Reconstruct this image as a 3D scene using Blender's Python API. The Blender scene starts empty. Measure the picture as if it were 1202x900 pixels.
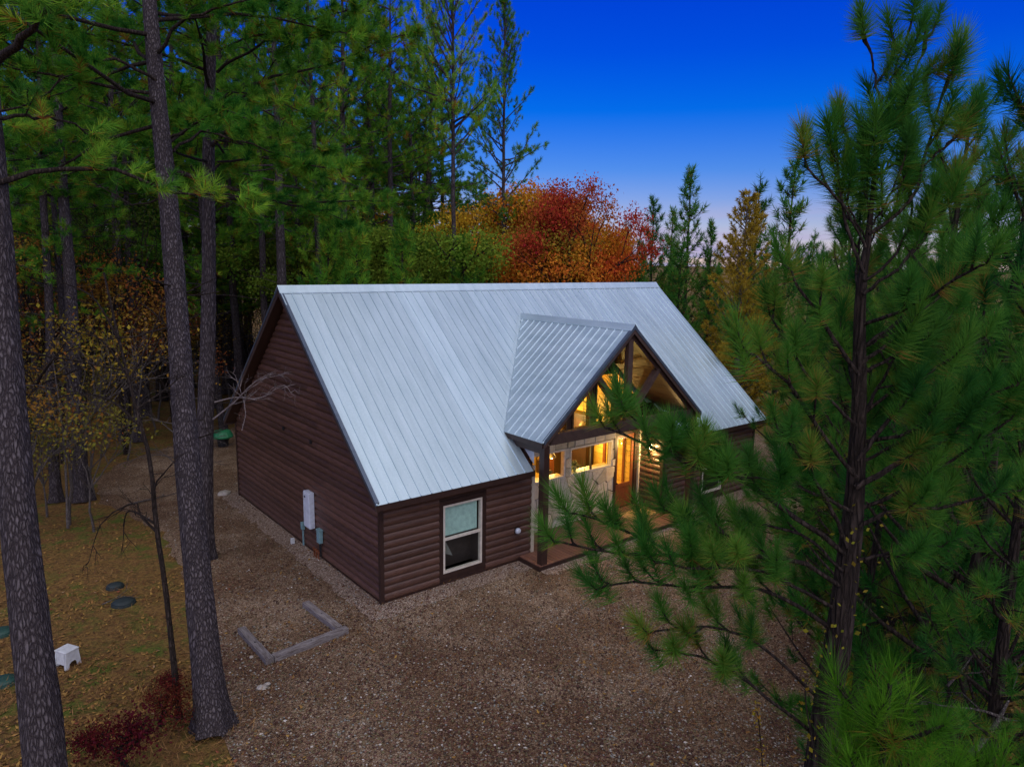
import bpy, math, random
import numpy as np
from mathutils import Vector, Matrix

# ------------------------------------------------------------------ camera, sky, sun, exposure
S = bpy.context.scene
COL = S.collection
R = math.radians
CAM = np.array((-8.057, -14.963, 8.429)); YAW, PIT, ROL, F = R(51.006), R(9.622), R(0.882), 840.8
fw = np.array((math.cos(YAW)*math.cos(PIT), math.sin(YAW)*math.cos(PIT), -math.sin(PIT)))
rt = np.array((math.sin(YAW), -math.cos(YAW), 0.0)); up = np.cross(rt, fw)
rt, up = rt*math.cos(ROL)+up*math.sin(ROL), -rt*math.sin(ROL)+up*math.cos(ROL)
cam = bpy.data.objects.new('camera', bpy.data.cameras.new('camera')); COL.objects.link(cam)
M4 = Matrix.Identity(4)
for i in range(3):
    M4[i][0], M4[i][1], M4[i][2], M4[i][3] = rt[i], up[i], -fw[i], CAM[i]
cam.matrix_world = M4
cam.data.sensor_fit = 'HORIZONTAL'; cam.data.sensor_width = 36; cam.data.lens = F*36/1202
cam.data.clip_start = 0.1; cam.data.clip_end = 6000
S.camera = cam

SUN_EL, SUN_AZ = R(52), R(245)          # direction the light comes from (azimuth counted from +X to +Y)
W = bpy.data.worlds.new('World'); S.world = W; W.use_nodes = True
nt = W.node_tree; nt.nodes.clear()
def wn(t, **k):
    n = nt.nodes.new(t)
    for a, b in k.items(): setattr(n, a, b)
    return n
sky = wn('ShaderNodeTexSky', sky_type='NISHITA', sun_disc=False, sun_elevation=SUN_EL, sun_rotation=R(90)-SUN_AZ,
         altitude=100, air_density=1.0, dust_density=0.3, ozone_density=4.0)
tc = wn('ShaderNodeTexCoord'); sx = wn('ShaderNodeSeparateXYZ'); nt.links.new(tc.outputs['Generated'], sx.inputs[0])
rmp = wn('ShaderNodeValToRGB'); nt.links.new(sx.outputs['Z'], rmp.inputs[0])
er = rmp.color_ramp; er.interpolation = 'LINEAR'
er.elements[0].position = 0.0; er.elements[0].color = (0.92, 0.70, 0.85, 1)
er.elements[1].position = 1.0; er.elements[1].color = (0.16, 0.46, 1.0, 1)
for p_, c_ in ((0.04, (0.66, 0.58, 0.80, 1)), (0.076, (0.46, 0.485, 0.82, 1)), (0.122, (0.19, 0.406, 0.91, 1)), (0.194, (0.004, 0.305, 1.04, 1)), (0.262, (0.001, 0.207, 1.13, 1)), (0.312, (0.001, 0.178, 1.18, 1)), (0.42, (0.01, 0.19, 1.15, 1)), (0.65, (0.07, 0.34, 1.05, 1))):
    e = er.elements.new(p_); e.color = c_
mul = wn('ShaderNodeMixRGB', blend_type='MULTIPLY'); mul.inputs[0].default_value = 1
nt.links.new(sky.outputs[0], mul.inputs[1]); nt.links.new(rmp.outputs[0], mul.inputs[2])
# thin dusk cloud streaks low over the horizon
mp = wn('ShaderNodeMapping'); mp.inputs['Scale'].default_value = (3, 3, 42); nt.links.new(tc.outputs['Generated'], mp.inputs[0])
cn = wn('ShaderNodeTexNoise'); cn.inputs['Scale'].default_value = 1.6; cn.inputs['Detail'].default_value = 4; nt.links.new(mp.outputs[0], cn.inputs[0])
cr = wn('ShaderNodeValToRGB'); nt.links.new(cn.outputs[0], cr.inputs[0])
cr.color_ramp.elements[0].position = .40; cr.color_ramp.elements[0].color = (0, 0, 0, 1); cr.color_ramp.elements[1].position = .56
cz = wn('ShaderNodeMapRange'); nt.links.new(sx.outputs['Z'], cz.inputs[0])
cz.inputs[1].default_value = 0.085; cz.inputs[2].default_value = 0.02
cm = wn('ShaderNodeMath', operation='MULTIPLY'); nt.links.new(cr.outputs[0], cm.inputs[0]); nt.links.new(cz.outputs[0], cm.inputs[1])
cmx = wn('ShaderNodeMixRGB'); nt.links.new(cm.outputs[0], cmx.inputs[0]); nt.links.new(mul.outputs[0], cmx.inputs[1]); cmx.inputs[2].default_value = (3.6, 3.3, 5.2, 1)
bg = wn('ShaderNodeBackground'); bg.inputs[1].default_value = 0.068
wo = wn('ShaderNodeOutputWorld'); nt.links.new(cmx.outputs[0], bg.inputs[0]); nt.links.new(bg.outputs[0], wo.inputs[0])

sd = bpy.data.lights.new('sun', 'SUN'); sd.energy = 1.75; sd.angle = R(110); sd.color = (1.0, 0.90, 0.74)
so = bpy.data.objects.new('sun', sd); COL.objects.link(so)
sv = Vector((math.cos(SUN_EL)*math.cos(SUN_AZ), math.cos(SUN_EL)*math.sin(SUN_AZ), math.sin(SUN_EL)))
so.rotation_euler = (-sv).to_track_quat('-Z', 'Y').to_euler(); so.location = sv*40
S.view_settings.view_transform = 'Standard'; S.view_settings.look = 'None'
S.view_settings.exposure = 0.9; S.view_settings.gamma = 1.0
S.render.engine = 'CYCLES'
S.cycles.max_bounces = 6; S.cycles.transparent_max_bounces = 8; S.cycles.diffuse_bounces = 3
S.cycles.use_denoising = True

# ------------------------------------------------------------------ helpers
def ray(u, v): return fw + rt*(u-601)/F - up*(v-450)/F
def spot(u, v, d):
    """a place at horizontal distance d from the drone, in the bearing of pixel column u (row v); also its height there"""
    r = ray(u, v); h = math.hypot(r[0], r[1]); p = CAM + r*d/h
    return p
def gpt(u, v, z=0.0):
    r = ray(u, v); return CAM + r*(z-CAM[2])/r[2]
def depthpt(u, v, d): return CAM + ray(u, v)*d

def mesh(name, V, Fc, mat=None, smooth=False, attrs=None):
    V = np.asarray(V, dtype=np.float32).reshape(-1, 3)
    me = bpy.data.meshes.new(name)
    me.vertices.add(len(V)); me.vertices.foreach_set('co', V.ravel())
    if isinstance(Fc, np.ndarray):
        nf, k = Fc.shape; loops = Fc.ravel().astype(np.int32); starts = (np.arange(nf)*k).astype(np.int32)
    else:
        ln = np.array([len(f) for f in Fc], dtype=np.int32); nf = len(Fc)
        loops = np.concatenate([np.asarray(f, dtype=np.int32) for f in Fc]); starts = np.concatenate(([0], np.cumsum(ln)[:-1])).astype(np.int32)
    me.loops.add(len(loops)); me.loops.foreach_set('vertex_index', loops)
    me.polygons.add(nf); me.polygons.foreach_set('loop_start', starts)
    me.polygons.foreach_set('use_smooth', np.full(nf, bool(smooth)))
    if attrs:
        for k_, a in attrs.items():
            at = me.attributes.new(k_, 'FLOAT', 'POINT'); at.data.foreach_set('value', np.asarray(a, dtype=np.float32))
    me.update(calc_edges=True)
    if mat: me.materials.append(mat)
    return me
def ob(name, me, parent=None, loc=None):
    o = bpy.data.objects.new(name, me); COL.objects.link(o)
    if parent: o.parent = parent
    if loc is not None: o.location = loc
    return o
def thing(name, label, cat, loc=(0, 0, 0), group=None):
    o = ob(name, None, None, loc); o.empty_display_size = .3
    o['label'] = label; o['category'] = cat
    if group: o['group'] = group
    return o
def tag(o, label=None, cat=None, group=None, kind=None):
    if label: o['label'] = label
    if cat: o['category'] = cat
    if group: o['group'] = group
    if kind: o['kind'] = kind
    return o
class MB:
    """collects polygons for one mesh"""
    def __init__(s): s.V = []; s.F = []; s.n = 0
    def add(s, V, Fc):
        V = [tuple(map(float, v)) for v in V]; s.V += V; s.F += [tuple(int(i)+s.n for i in f) for f in Fc]; s.n += len(V); return s
    def box(s, a, b):
        x0, y0, z0 = (min(a[i], b[i]) for i in range(3)); x1, y1, z1 = (max(a[i], b[i]) for i in range(3))
        return s.add([(x0,y0,z0),(x1,y0,z0),(x1,y1,z0),(x0,y1,z0),(x0,y0,z1),(x1,y0,z1),(x1,y1,z1),(x0,y1,z1)],
              [(0,3,2,1),(4,5,6,7),(0,1,5,4),(1,2,6,5),(2,3,7,6),(3,0,4,7)])
    def bar(s, p, q, w, h, upv=(0, 0, 1)):
        p, q = Vector(p), Vector(q); d = (q-p).normalized(); sd_ = d.cross(Vector(upv)).normalized()*w/2; u_ = sd_.cross(d).normalized()*h/2
        V = [p-sd_-u_, p+sd_-u_, p+sd_+u_, p-sd_+u_, q-sd_-u_, q+sd_-u_, q+sd_+u_, q-sd_+u_]
        return s.add(V, [(0,1,2,3),(7,6,5,4),(0,4,5,1),(1,5,6,2),(2,6,7,3),(3,7,4,0)])
    def prism(s, poly, ax, a, b):
        """polygon in the two other axes, extruded along axis ax from a to b"""
        n = len(poly)
        def pt(p, t):
            l = list(p); l.insert(ax, t); return l
        V = [pt(p, a) for p in poly]+[pt(p, b) for p in poly]
        return s.add(V, [tuple(range(n))[::-1], tuple(range(n, 2*n))]+[(i, (i+1) % n, n+(i+1) % n, n+i) for i in range(n)])
    def lathe(s, prof, c=(0, 0, 0), n=12):
        V = []; Fc = []
        for r_, z in prof:
            for k in range(n): V.append((c[0]+r_*math.cos(2*math.pi*k/n), c[1]+r_*math.sin(2*math.pi*k/n), c[2]+z))
        for i in range(len(prof)-1):
            for k in range(n): Fc.append((i*n+k, i*n+(k+1) % n, (i+1)*n+(k+1) % n, (i+1)*n+k))
        Fc.append(tuple(range(n))[::-1]); Fc.append(tuple((len(prof)-1)*n+k for k in range(n)))
        return s.add(V, Fc)
    def build(s, name, mat, parent=None, loc=None, smooth=False, bevel=0):
        me = mesh(name, s.V, s.F, mat, smooth); o = ob(name, me, parent, loc)
        if bevel:
            b = o.modifiers.new('bevel', 'BEVEL'); b.width = bevel; b.segments = 2; b.limit_method = 'ANGLE'
        return o

def tube(pts, rad, n=7, rng=None, rough=0.0):
    P = np.asarray(pts, float); k = len(P); T = np.gradient(P, axis=0); T /= np.linalg.norm(T, axis=1)[:, None]+1e-9
    ref = np.array((1., 0, 0)) if abs(T[0][0]) < .8 else np.array((0, 1., 0))
    A = np.cross(T, ref); A /= np.linalg.norm(A, axis=1)[:, None]+1e-9; B = np.cross(T, A)
    an = np.arange(n)*2*math.pi/n
    r_ = np.repeat(np.asarray(rad, float)[:, None], n, 1)
    if rough and rng is not None: r_ = r_*(1+rng.normal(0, rough, r_.shape))
    V = P[:, None, :] + (A[:, None, :]*np.cos(an)[None, :, None] + B[:, None, :]*np.sin(an)[None, :, None])*r_[:, :, None]
    i = np.arange(k-1)[:, None]*n; j = np.arange(n)[None, :]; j2 = (j+1) % n
    Fc = np.stack([i+j, i+j2, i+n+j2, i+n+j], -1).reshape(-1, 4)
    return V.reshape(-1, 3), Fc
def join(parts):
    Vs, Fs, n = [], [], 0
    for V, Fc in parts: Vs.append(V); Fs.append(Fc+n); n += len(V)
    return np.concatenate(Vs), np.concatenate(Fs)
def unit(v): return v/(np.linalg.norm(v, axis=-1, keepdims=True)+1e-9)
def bez(pts, n):
    """smooth path through the given points (Catmull-Rom)"""
    P = np.asarray(pts, float); P = np.vstack((2*P[0]-P[1], P, 2*P[-1]-P[-2])); out = []
    m = len(P)-3
    for t in np.linspace(0, m-1e-6, n):
        i = int(t); f = t-i; a, b, c, d = P[i], P[i+1], P[i+2], P[i+3]
        out.append(.5*((2*b)+(-a+c)*f+(2*a-5*b+4*c-d)*f*f+(-a+3*b-3*c+d)*f**3))
    return np.array(out)

# ------------------------------------------------------------------ materials
def mat(name):
    m = bpy.data.materials.new(name); m.use_nodes = True; t = m.node_tree; t.nodes.clear()
    out = t.nodes.new('ShaderNodeOutputMaterial'); b = t.nodes.new('ShaderNodeBsdfPrincipled'); t.links.new(b.outputs[0], out.inputs[0])
    return m, t, b, out
def N(t, ty, ins=None, **k):
    n = t.nodes.new(ty)
    for a, b in k.items(): setattr(n, a, b)
    if ins:
        for a, b in ins.items():
            if hasattr(b, 'is_linked') or isinstance(b, bpy.types.NodeSocket): t.links.new(b, n.inputs[a])
            else: n.inputs[a].default_value = b
    return n
def ramp(t, fac, stops, interp='LINEAR'):
    n = t.nodes.new('ShaderNodeValToRGB'); t.links.new(fac, n.inputs[0]); r_ = n.color_ramp; r_.interpolation = interp
    r_.elements[0].position, r_.elements[0].color = stops[0][0], (*stops[0][1], 1)
    r_.elements[1].position, r_.elements[1].color = stops[-1][0], (*stops[-1][1], 1)
    for p, c in stops[1:-1]: e = r_.elements.new(p); e.color = (*c, 1)
    return n.outputs[0]
def coords(t, scale=(1, 1, 1), kind='Object'):
    c = N(t, 'ShaderNodeTexCoord'); m = N(t, 'ShaderNodeMapping', {'Scale': scale}); t.links.new(c.outputs[kind], m.inputs[0]); return m.outputs[0]
def bump(t, b, h, strength=.4, dist=.02):
    n = N(t, 'ShaderNodeBump', {'Strength': strength, 'Distance': dist, 'Height': h}); t.links.new(n.outputs[0], b.inputs['Normal'])
def mixc(t, fac, a, b, mode='MIX'):
    n = N(t, 'ShaderNodeMixRGB', blend_type=mode)
    for i, x in ((0, fac), (1, a), (2, b)):
        if isinstance(x, (int, float)): n.inputs[i].default_value = x
        elif isinstance(x, tuple): n.inputs[i].default_value = (*x, 1) if len(x) == 3 else x
        else: t.links.new(x, n.inputs[i])
    return n.outputs[0]

def wood_mat(name, c0, c1, rough=.5, grain=(3, 3, 3), vary=.35, spec=.4):
    m, t, b, o = mat(name)
    n = N(t, 'ShaderNodeTexNoise', {'Vector': coords(t, grain), 'Scale': 3.0, 'Detail': 5.0, 'Roughness': .65})
    c = ramp(t, n.outputs[0], [(.3, c0), (.7, c1)])
    oi = N(t, 'ShaderNodeObjectInfo')
    mr = N(t, 'ShaderNodeMapRange', {0: oi.outputs['Random'], 3: 1-vary, 4: 1+vary})
    hs = N(t, 'ShaderNodeHueSaturation', {'Value': mr.outputs[0], 'Color': c})
    t.links.new(hs.outputs[0], b.inputs['Base Color']); b.inputs['Roughness'].default_value = rough; b.inputs['Specular IOR Level'].default_value = spec
    bump(t, b, n.outputs[0], .35, .006)
    return m
def plain(name, c, rough=.5, metal=0.0, spec=.5):
    m, t, b, o = mat(name)
    n = N(t, 'ShaderNodeTexNoise', {'Vector': coords(t), 'Scale': 9.0, 'Detail': 5.0})
    c2 = ramp(t, n.outputs[0], [(.25, tuple(x*.78 for x in c)), (.75, tuple(min(1, x*1.12) for x in c))])
    t.links.new(c2, b.inputs['Base Color']); b.inputs['Roughness'].default_value = rough; b.inputs['Metallic'].default_value = metal; b.inputs['Specular IOR Level'].default_value = spec
    return m
def glass_mat(name, tint=(.95, .97, .96)):
    m, t, b, o = mat(name); t.nodes.remove(b)
    tr = N(t, 'ShaderNodeBsdfTransparent', {0: (*tint, 1)}); gl = N(t, 'ShaderNodeBsdfGlossy', {'Roughness': .03})
    lw = N(t, 'ShaderNodeLayerWeight', {0: .12}); fr = N(t, 'ShaderNodeMath', {0: lw.outputs['Fresnel'], 1: .8}, operation='MULTIPLY'); gg = N(t, 'ShaderNodeNewGeometry')
    nb = N(t, 'ShaderNodeMath', {0: 1.0, 1: gg.outputs['Backfacing']}, operation='SUBTRACT'); fm = N(t, 'ShaderNodeMath', {0: fr.outputs[0], 1: nb.outputs[0]}, operation='MULTIPLY')
    mx = N(t, 'ShaderNodeMixShader', {0: fm.outputs[0], 1: tr.outputs[0], 2: gl.outputs[0]})
    t.links.new(mx.outputs[0], o.inputs[0]); return m
def emit_mat(name, c, s):
    m, t, b, o = mat(name); t.nodes.remove(b); e = N(t, 'ShaderNodeEmission', {0: (*c, 1), 1: s}); t.links.new(e.outputs[0], o.inputs[0]); return m

M_log = wood_mat('stained_log', (.054, .025, .016), (.108, .052, .034), .45, (1.2, 1.2, 8), .26, .45)
M_dark = wood_mat('dark_trim', (.026, .013, .010), (.045, .022, .016), .45, (2, 2, 2), .12)
M_beam = wood_mat('brown_beam', (.042, .024, .018), (.075, .045, .034), .55, (2, 2, 2), .15)
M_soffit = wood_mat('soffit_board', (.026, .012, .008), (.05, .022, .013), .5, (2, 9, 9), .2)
M_deck = wood_mat('deck_plank', (.11, .050, .034), (.20, .095, .06), .5, (9, 1.5, 3), .22)
M_timber = wood_mat('weathered_timber', (.06, .04, .032), (.27, .245, .23), .85, (1.5, 14, 14), .2)
M_pine_board = wood_mat('varnished_pine_board', (.56, .33, .06), (.72, .48, .11), .4, (1.5, 6, 6), .2)
M_door = wood_mat('varnished_door', (.12, .035, .014), (.20, .065, .025), .35, (8, 8, 1.5), .1)
M_lighttrim = wood_mat('pale_trim', (.42, .36, .27), (.55, .48, .37), .6, (4, 4, 1), .1)
M_frame = plain('almond_vinyl', (.62, .56, .46), .45)
M_white = plain('white_plastic', (.55, .57, .55), .5)
M_box = plain('pale_grey_paint', (.55, .60, .66), .4)
M_teal = plain('teal_grey_plastic', (.17, .30, .31), .5)
M_black = plain('black_metal', (.02, .02, .022), .5, .3)
M_greenlid = plain('green_plastic', (.014, .055, .038), .6)
M_darklid = plain('dark_teal_plastic', (.012, .022, .021), .7)
M_brightgreen = plain('bright_green_paint', (.02, .19, .07), .5)
M_shade = plain('reflection_teal_shade', (.40, .60, .52), .7)  # blind; its teal paints in the sky and trees reflected on the glass
M_curtain = plain('grey_curtain', (.20, .20, .17), .8)
M_room = plain('room_plaster', (.10, .075, .06), .8)
M_mat = plain('coir_mat', (.42, .27, .10), .95)
M_glass = glass_mat('window_glass')
M_bulb = emit_mat('warm_bulb', (1.0, .72, .38), 22)
M_lampglass = emit_mat('lamp_glass', (1.0, .66, .28), 45)
M_clay = plain('cream_ceramic', (.42, .36, .22), .4)
M_leafy = plain('house_plant_leaf', (.20, .20, .06), .6)
M_mortar = plain('mortar', (.085, .075, .065), .95)

def metal_roof():
    m, t, b, o = mat('galvalume_roof')
    n = N(t, 'ShaderNodeTexNoise', {'Vector': coords(t, (3.5, .5, .5), 'Object'), 'Scale': 1.3, 'Detail': 6.0, 'Roughness': .6})
    n2 = N(t, 'ShaderNodeTexNoise', {'Vector': coords(t), 'Scale': 26.0, 'Detail': 3.0})
    c = ramp(t, n.outputs[0], [(.3, (.42, .545, .58)), (.7, (.53, .655, .69))])
    c = mixc(t, .16, c, n2.outputs[0], 'OVERLAY')
    oi = N(t, 'ShaderNodeObjectInfo'); mr = N(t, 'ShaderNodeMapRange', {0: oi.outputs['Random'], 3: .93, 4: 1.07})
    hs = N(t, 'ShaderNodeHueSaturation', {'Value': mr.outputs[0], 'Color': c}); t.links.new(hs.outputs[0], b.inputs['Base Color'])
    b.inputs['Metallic'].default_value = .5
    rr = N(t, 'ShaderNodeMapRange', {0: n.outputs[0], 3: .34, 4: .52}); t.links.new(rr.outputs[0], b.inputs['Roughness'])
    return m
M_roof = metal_roof()
M_roofedge = plain('dark_metal_edge', (.10, .13, .17), .45, .5)

def stone_mat():
    m, t, b, o = mat('ashlar_stone')
    oi = N(t, 'ShaderNodeObjectInfo')
    c = ramp(t, oi.outputs['Random'], [(0, (.42, .36, .25)), (.25, (.58, .50, .37)), (.5, (.47, .43, .35)), (.7, (.62, .51, .35)), (.88, (.50, .42, .31)), (.95, (.27, .15, .11)), (1, (.30, .19, .14))], 'CONSTANT')
    n = N(t, 'ShaderNodeTexNoise', {'Vector': coords(t), 'Scale': 5.0, 'Detail': 8.0, 'Roughness': .7})
    c2 = mixc(t, .55, c, n.outputs[0], 'OVERLAY'); t.links.new(c2, b.inputs['Base Color']); b.inputs['Roughness'].default_value = .9
    bump(t, b, n.outputs[0], .6, .03); return m
M_stone = stone_mat()

def bark_mat(name, c0, c1, c2, sc=1.0):
    m, t, b, o = mat(name)
    co = coords(t, (13*sc, 13*sc, 2.3*sc))
    wv = N(t, 'ShaderNodeTexNoise', {'Vector': co, 'Scale': 1.3, 'Detail': 4.0})
    v2 = mixc(t, .9, co, wv.outputs['Color'], 'ADD')
    v = N(t, 'ShaderNodeTexVoronoi', {'Vector': v2, 'Scale': 1.5}, feature='DISTANCE_TO_EDGE')
    n = N(t, 'ShaderNodeTexNoise', {'Vector': coords(t, (1, 1, .5)), 'Scale': 14.0*sc, 'Detail': 7.0, 'Roughness': .7})
    pl = ramp(t, v.outputs['Distance'], [(0.0, tuple(x*1.6 for x in c0)), (.14, c1), (.6, c2)])
    c = mixc(t, .75, pl, n.outputs[0], 'OVERLAY')
    t.links.new(c, b.inputs['Base Color']); b.inputs['Roughness'].default_value = .95; b.inputs['Specular IOR Level'].default_value = .15
    h = N(t, 'ShaderNodeMath', {0: v.outputs['Distance'], 1: .25}, operation='MINIMUM')
    h2 = N(t, 'ShaderNodeMath', {0: n.outputs[0], 1: .22, 2: h.outputs[0]}, operation='MULTIPLY_ADD')
    bump(t, b, h2.outputs[0], 1.0, .09); return m
M_bark = bark_mat('pine_bark', (.018, .014, .015), (.066, .054, .054), (.15, .13, .132), 1.2)
M_bark_dark = bark_mat('dark_bark', (.012, .009, .007), (.032, .023, .018), (.06, .045, .036))
M_bark_pale = bark_mat('pale_dead_twig', (.16, .13, .12), (.30, .25, .23), (.42, .37, .34), 2)
M_bark_grey = bark_mat('grey_twig_bark', (.06, .05, .045), (.13, .11, .095), (.24, .21, .19), 2)

def needle_mat(name, stops, transl=.3):
    m, t, b, o = mat(name); t.nodes.remove(b)
    a = N(t, 'ShaderNodeAttribute', attribute_name='tint'); oi = N(t, 'ShaderNodeObjectInfo')
    c = ramp(t, a.outputs['Fac'], stops)
    mr = N(t, 'ShaderNodeMapRange', {0: oi.outputs['Random'], 3: .72, 4: 1.28}); hr = N(t, 'ShaderNodeMapRange', {0: oi.outputs['Random'], 3: .515, 4: .485})
    hs = N(t, 'ShaderNodeHueSaturation', {'Hue': hr.outputs[0], 'Value': mr.outputs[0], 'Color': c})
    d = N(t, 'ShaderNodeBsdfDiffuse', {0: hs.outputs[0]}); tl = N(t, 'ShaderNodeBsdfTranslucent', {0: hs.outputs[0]})
    mx = N(t, 'ShaderNodeMixShader', {0: transl, 1: d.outputs[0], 2: tl.outputs[0]}); t.links.new(mx.outputs[0], o.inputs[0]); return m
M_needle = needle_mat('pine_needles', [(0, (.032, .125, .02)), (.32, (.075, .235, .026)), (.6, (.15, .35, .032)), (.9, (.28, .44, .036)), (.97, (.24, .15, .025)), (1, (.26, .12, .025))], .4)
M_needle_young = needle_mat('young_pine_needles', [(0, (.026, .115, .024)), (.36, (.056, .19, .027)), (.70, (.095, .25, .03)), (.89, (.16, .25, .034)), (1, (.29, .18, .04))], .4)
M_needle_bright = needle_mat('bright_pine_needles', [(0, (.05, .15, .012)), (.6, (.085, .23, .014)), (.95, (.13, .26, .02)), (1, (.2, .13, .02))])
M_needle_gold = needle_mat('gold_cypress_needles', [(0, (.24, .16, .02)), (.5, (.42, .28, .03)), (.9, (.55, .38, .05)), (1, (.28, .13, .025))])

def leaf_mat():
    m, t, b, o = mat('autumn_leaf'); t.nodes.remove(b)
    a = N(t, 'ShaderNodeAttribute', attribute_name='tint'); a2 = N(t, 'ShaderNodeAttribute', attribute_name='shade'); oi = N(t, 'ShaderNodeObjectInfo')
    hr = N(t, 'ShaderNodeMapRange', {0: a.outputs['Fac'], 3: .465, 4: .545}); vr = N(t, 'ShaderNodeMapRange', {0: a2.outputs['Fac'], 3: .5, 4: 1.5})
    hs = N(t, 'ShaderNodeHueSaturation', {'Hue': hr.outputs[0], 'Value': vr.outputs[0], 'Color': oi.outputs['Color']})
    d = N(t, 'ShaderNodeBsdfDiffuse', {0: hs.outputs[0]}); tl = N(t, 'ShaderNodeBsdfTranslucent', {0: hs.outputs[0]})
    mx = N(t, 'ShaderNodeMixShader', {0: .35, 1: d.outputs[0], 2: tl.outputs[0]}); t.links.new(mx.outputs[0], o.inputs[0]); return m
M_leaf = leaf_mat()

def ground_mat():
    m, t, b, o = mat('forest_floor')
    co = coords(t)
    n1 = N(t, 'ShaderNodeTexNoise', {'Vector': co, 'Scale': .35, 'Detail': 6.0, 'Roughness': .6})
    n2 = N(t, 'ShaderNodeTexNoise', {'Vector': co, 'Scale': 1.7, 'Detail': 7.0, 'Roughness': .7})
    n3 = N(t, 'ShaderNodeTexNoise', {'Vector': co, 'Scale': 22.0, 'Detail': 6.0, 'Roughness': .75})
    v = N(t, 'ShaderNodeTexVoronoi', {'Vector': co, 'Scale': 17.0})
    base = ramp(t, n3.outputs[0], [(.3, (.05, .030, .012)), (.5, (.145, .085, .030)), (.7, (.25, .155, .055))])
    lf = ramp(t, N(t, 'ShaderNodeSeparateXYZ', {0: v.outputs['Color']}).outputs[0], [(0, (.07, .04, .016)), (.4, (.18, .10, .03)), (.75, (.30, .17, .045)), (1, (.15, .055, .025))])
    base = mixc(t, .5, base, lf)
    moss = ramp(t, n2.outputs[0], [(.47, (0, 0, 0)), (.60, (1, 1, 1))]); mossc = ramp(t, n3.outputs[0], [(.3, (.035, .075, .010)), (.7, (.095, .165, .022))])
    mf = mixc(t, 1.0, moss, ramp(t, n1.outputs[0], [(.4, (0, 0, 0)), (.6, (.8, .8, .8))]), 'MULTIPLY')
    c = mixc(t, mf, base, mossc)
    t.links.new(c, b.inputs['Base Color']); b.inputs['Roughness'].default_value = 1; b.inputs['Specular IOR Level'].default_value = .1
    bump(t, b, n3.outputs[0], .9, .05); return m
def gravel_mat(name, light, red):
    m, t, b, o = mat(name)
    co = coords(t)
    v = N(t, 'ShaderNodeTexVoronoi', {'Vector': co, 'Scale': 38.0}); v2 = N(t, 'ShaderNodeTexVoronoi', {'Vector': co, 'Scale': 85.0})
    s1 = N(t, 'ShaderNodeSeparateXYZ', {0: v.outputs['Color']}).outputs[0]; s2 = N(t, 'ShaderNodeSeparateXYZ', {0: v2.outputs['Color']}).outputs[1]
    stops = [(0, (.028, .018, .014)), (.3, (.062, .040, .028)), (.55, (.10, .066, .043)), (.75, (.135, .10, .072)), (.9, (.21, .17, .13)), (1, (.34, .31, .27))]
    stops = [(p, tuple(x*light for x in c)) for p, c in stops]
    c = mixc(t, .5, ramp(t, s1, stops), ramp(t, s2, stops))
    n = N(t, 'ShaderNodeTexNoise', {'Vector': co, 'Scale': .42, 'Detail': 7.0, 'Roughness': .68})
    tint = ramp(t, n.outputs[0], [(.34, (.62, .44, .30)), (.48, (.94, .80, .61)), (.62, (1.45, 1.36, 1.16))] if red else [(.3, (.95, .92, .88)), (.7, (1.1, 1.1, 1.1))])
    c = mixc(t, 1.0, c, tint, 'MULTIPLY')
    t.links.new(c, b.inputs['Base Color']); b.inputs['Roughness'].default_value = .95; b.inputs['Specular IOR Level'].default_value = .2
    bump(t, b, v.outputs['Distance'], .8, .03); return m
M_ground = ground_mat(); M_gravel = gravel_mat('brown_gravel', 1.55, True); M_strip = gravel_mat('grey_gravel', 2.3, False)
def scatter_mat(name, stops):
    m, t, b, o = mat(name); a = N(t, 'ShaderNodeAttribute', attribute_name='tint')
    t.links.new(ramp(t, a.outputs['Fac'], stops), b.inputs['Base Color']); b.inputs['Roughness'].default_value = .9; b.inputs['Specular IOR Level'].default_value = .2; return m
M_pebble = scatter_mat('pebble', [(0, (.02, .014, .010)), (.14, (.10, .045, .035)), (.28, (.05, .035, .025)), (.42, (.14, .12, .055)), (.52, (.17, .085, .06)), (.64, (.20, .16, .10)), (.76, (.18, .19, .17)), (.88, (.34, .29, .22)), (.97, (.46, .42, .36)), (1, (.66, .62, .56))])
M_litter = scatter_mat('fallen_leaf', [(0, (.05, .025, .012)), (.35, (.14, .072, .024)), (.65, (.25, .14, .036)), (.84, (.34, .20, .045)), (.93, (.20, .055, .03)), (1, (.42, .30, .16))])
M_straw = scatter_mat('pine_straw', [(0, (.08, .035, .014)), (.5, (.18, .085, .028)), (1, (.30, .17, .06))])
M_litter_brown = scatter_mat('brown_fallen_leaf', [(0, (.025, .012, .008)), (.4, (.07, .030, .018)), (.75, (.12, .055, .028)), (1, (.20, .12, .05))])
M_rock = plain('pale_rock', (.38, .34, .28), .9)

# ------------------------------------------------------------------ ground
rs = np.random.default_rng(7)
def vnoise(x, y, s, seed=0):
    """smooth value noise"""
    x = np.asarray(x)*s; y = np.asarray(y)*s; xi = np.floor(x).astype(int); yi = np.floor(y).astype(int); fx = x-xi; fy = y-yi
    fx = fx*fx*(3-2*fx); fy = fy*fy*(3-2*fy)
    def h(a, b): return np.modf(np.abs(np.sin(a*127.1+b*311.7+seed*74.7)*43758.5453))[0]
    return (h(xi, yi)*(1-fx)+h(xi+1, yi)*fx)*(1-fy)+(h(xi, yi+1)*(1-fx)+h(xi+1, yi+1)*fx)*fy
gx = np.concatenate((-np.geomspace(3000, 42, 14), np.linspace(-40, 60, 101), np.geomspace(63, 3000, 14)))
gy = np.concatenate((-np.geomspace(3000, 42, 14), np.linspace(-40, 70, 111), np.geomspace(73, 3000, 14)))
GX, GY = np.meshgrid(gx, gy); 
def gz(x, y): return -0.03 + 0*np.asarray(x)
GZ = gz(GX, GY); nx, ny = len(gx), len(gy)
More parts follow.
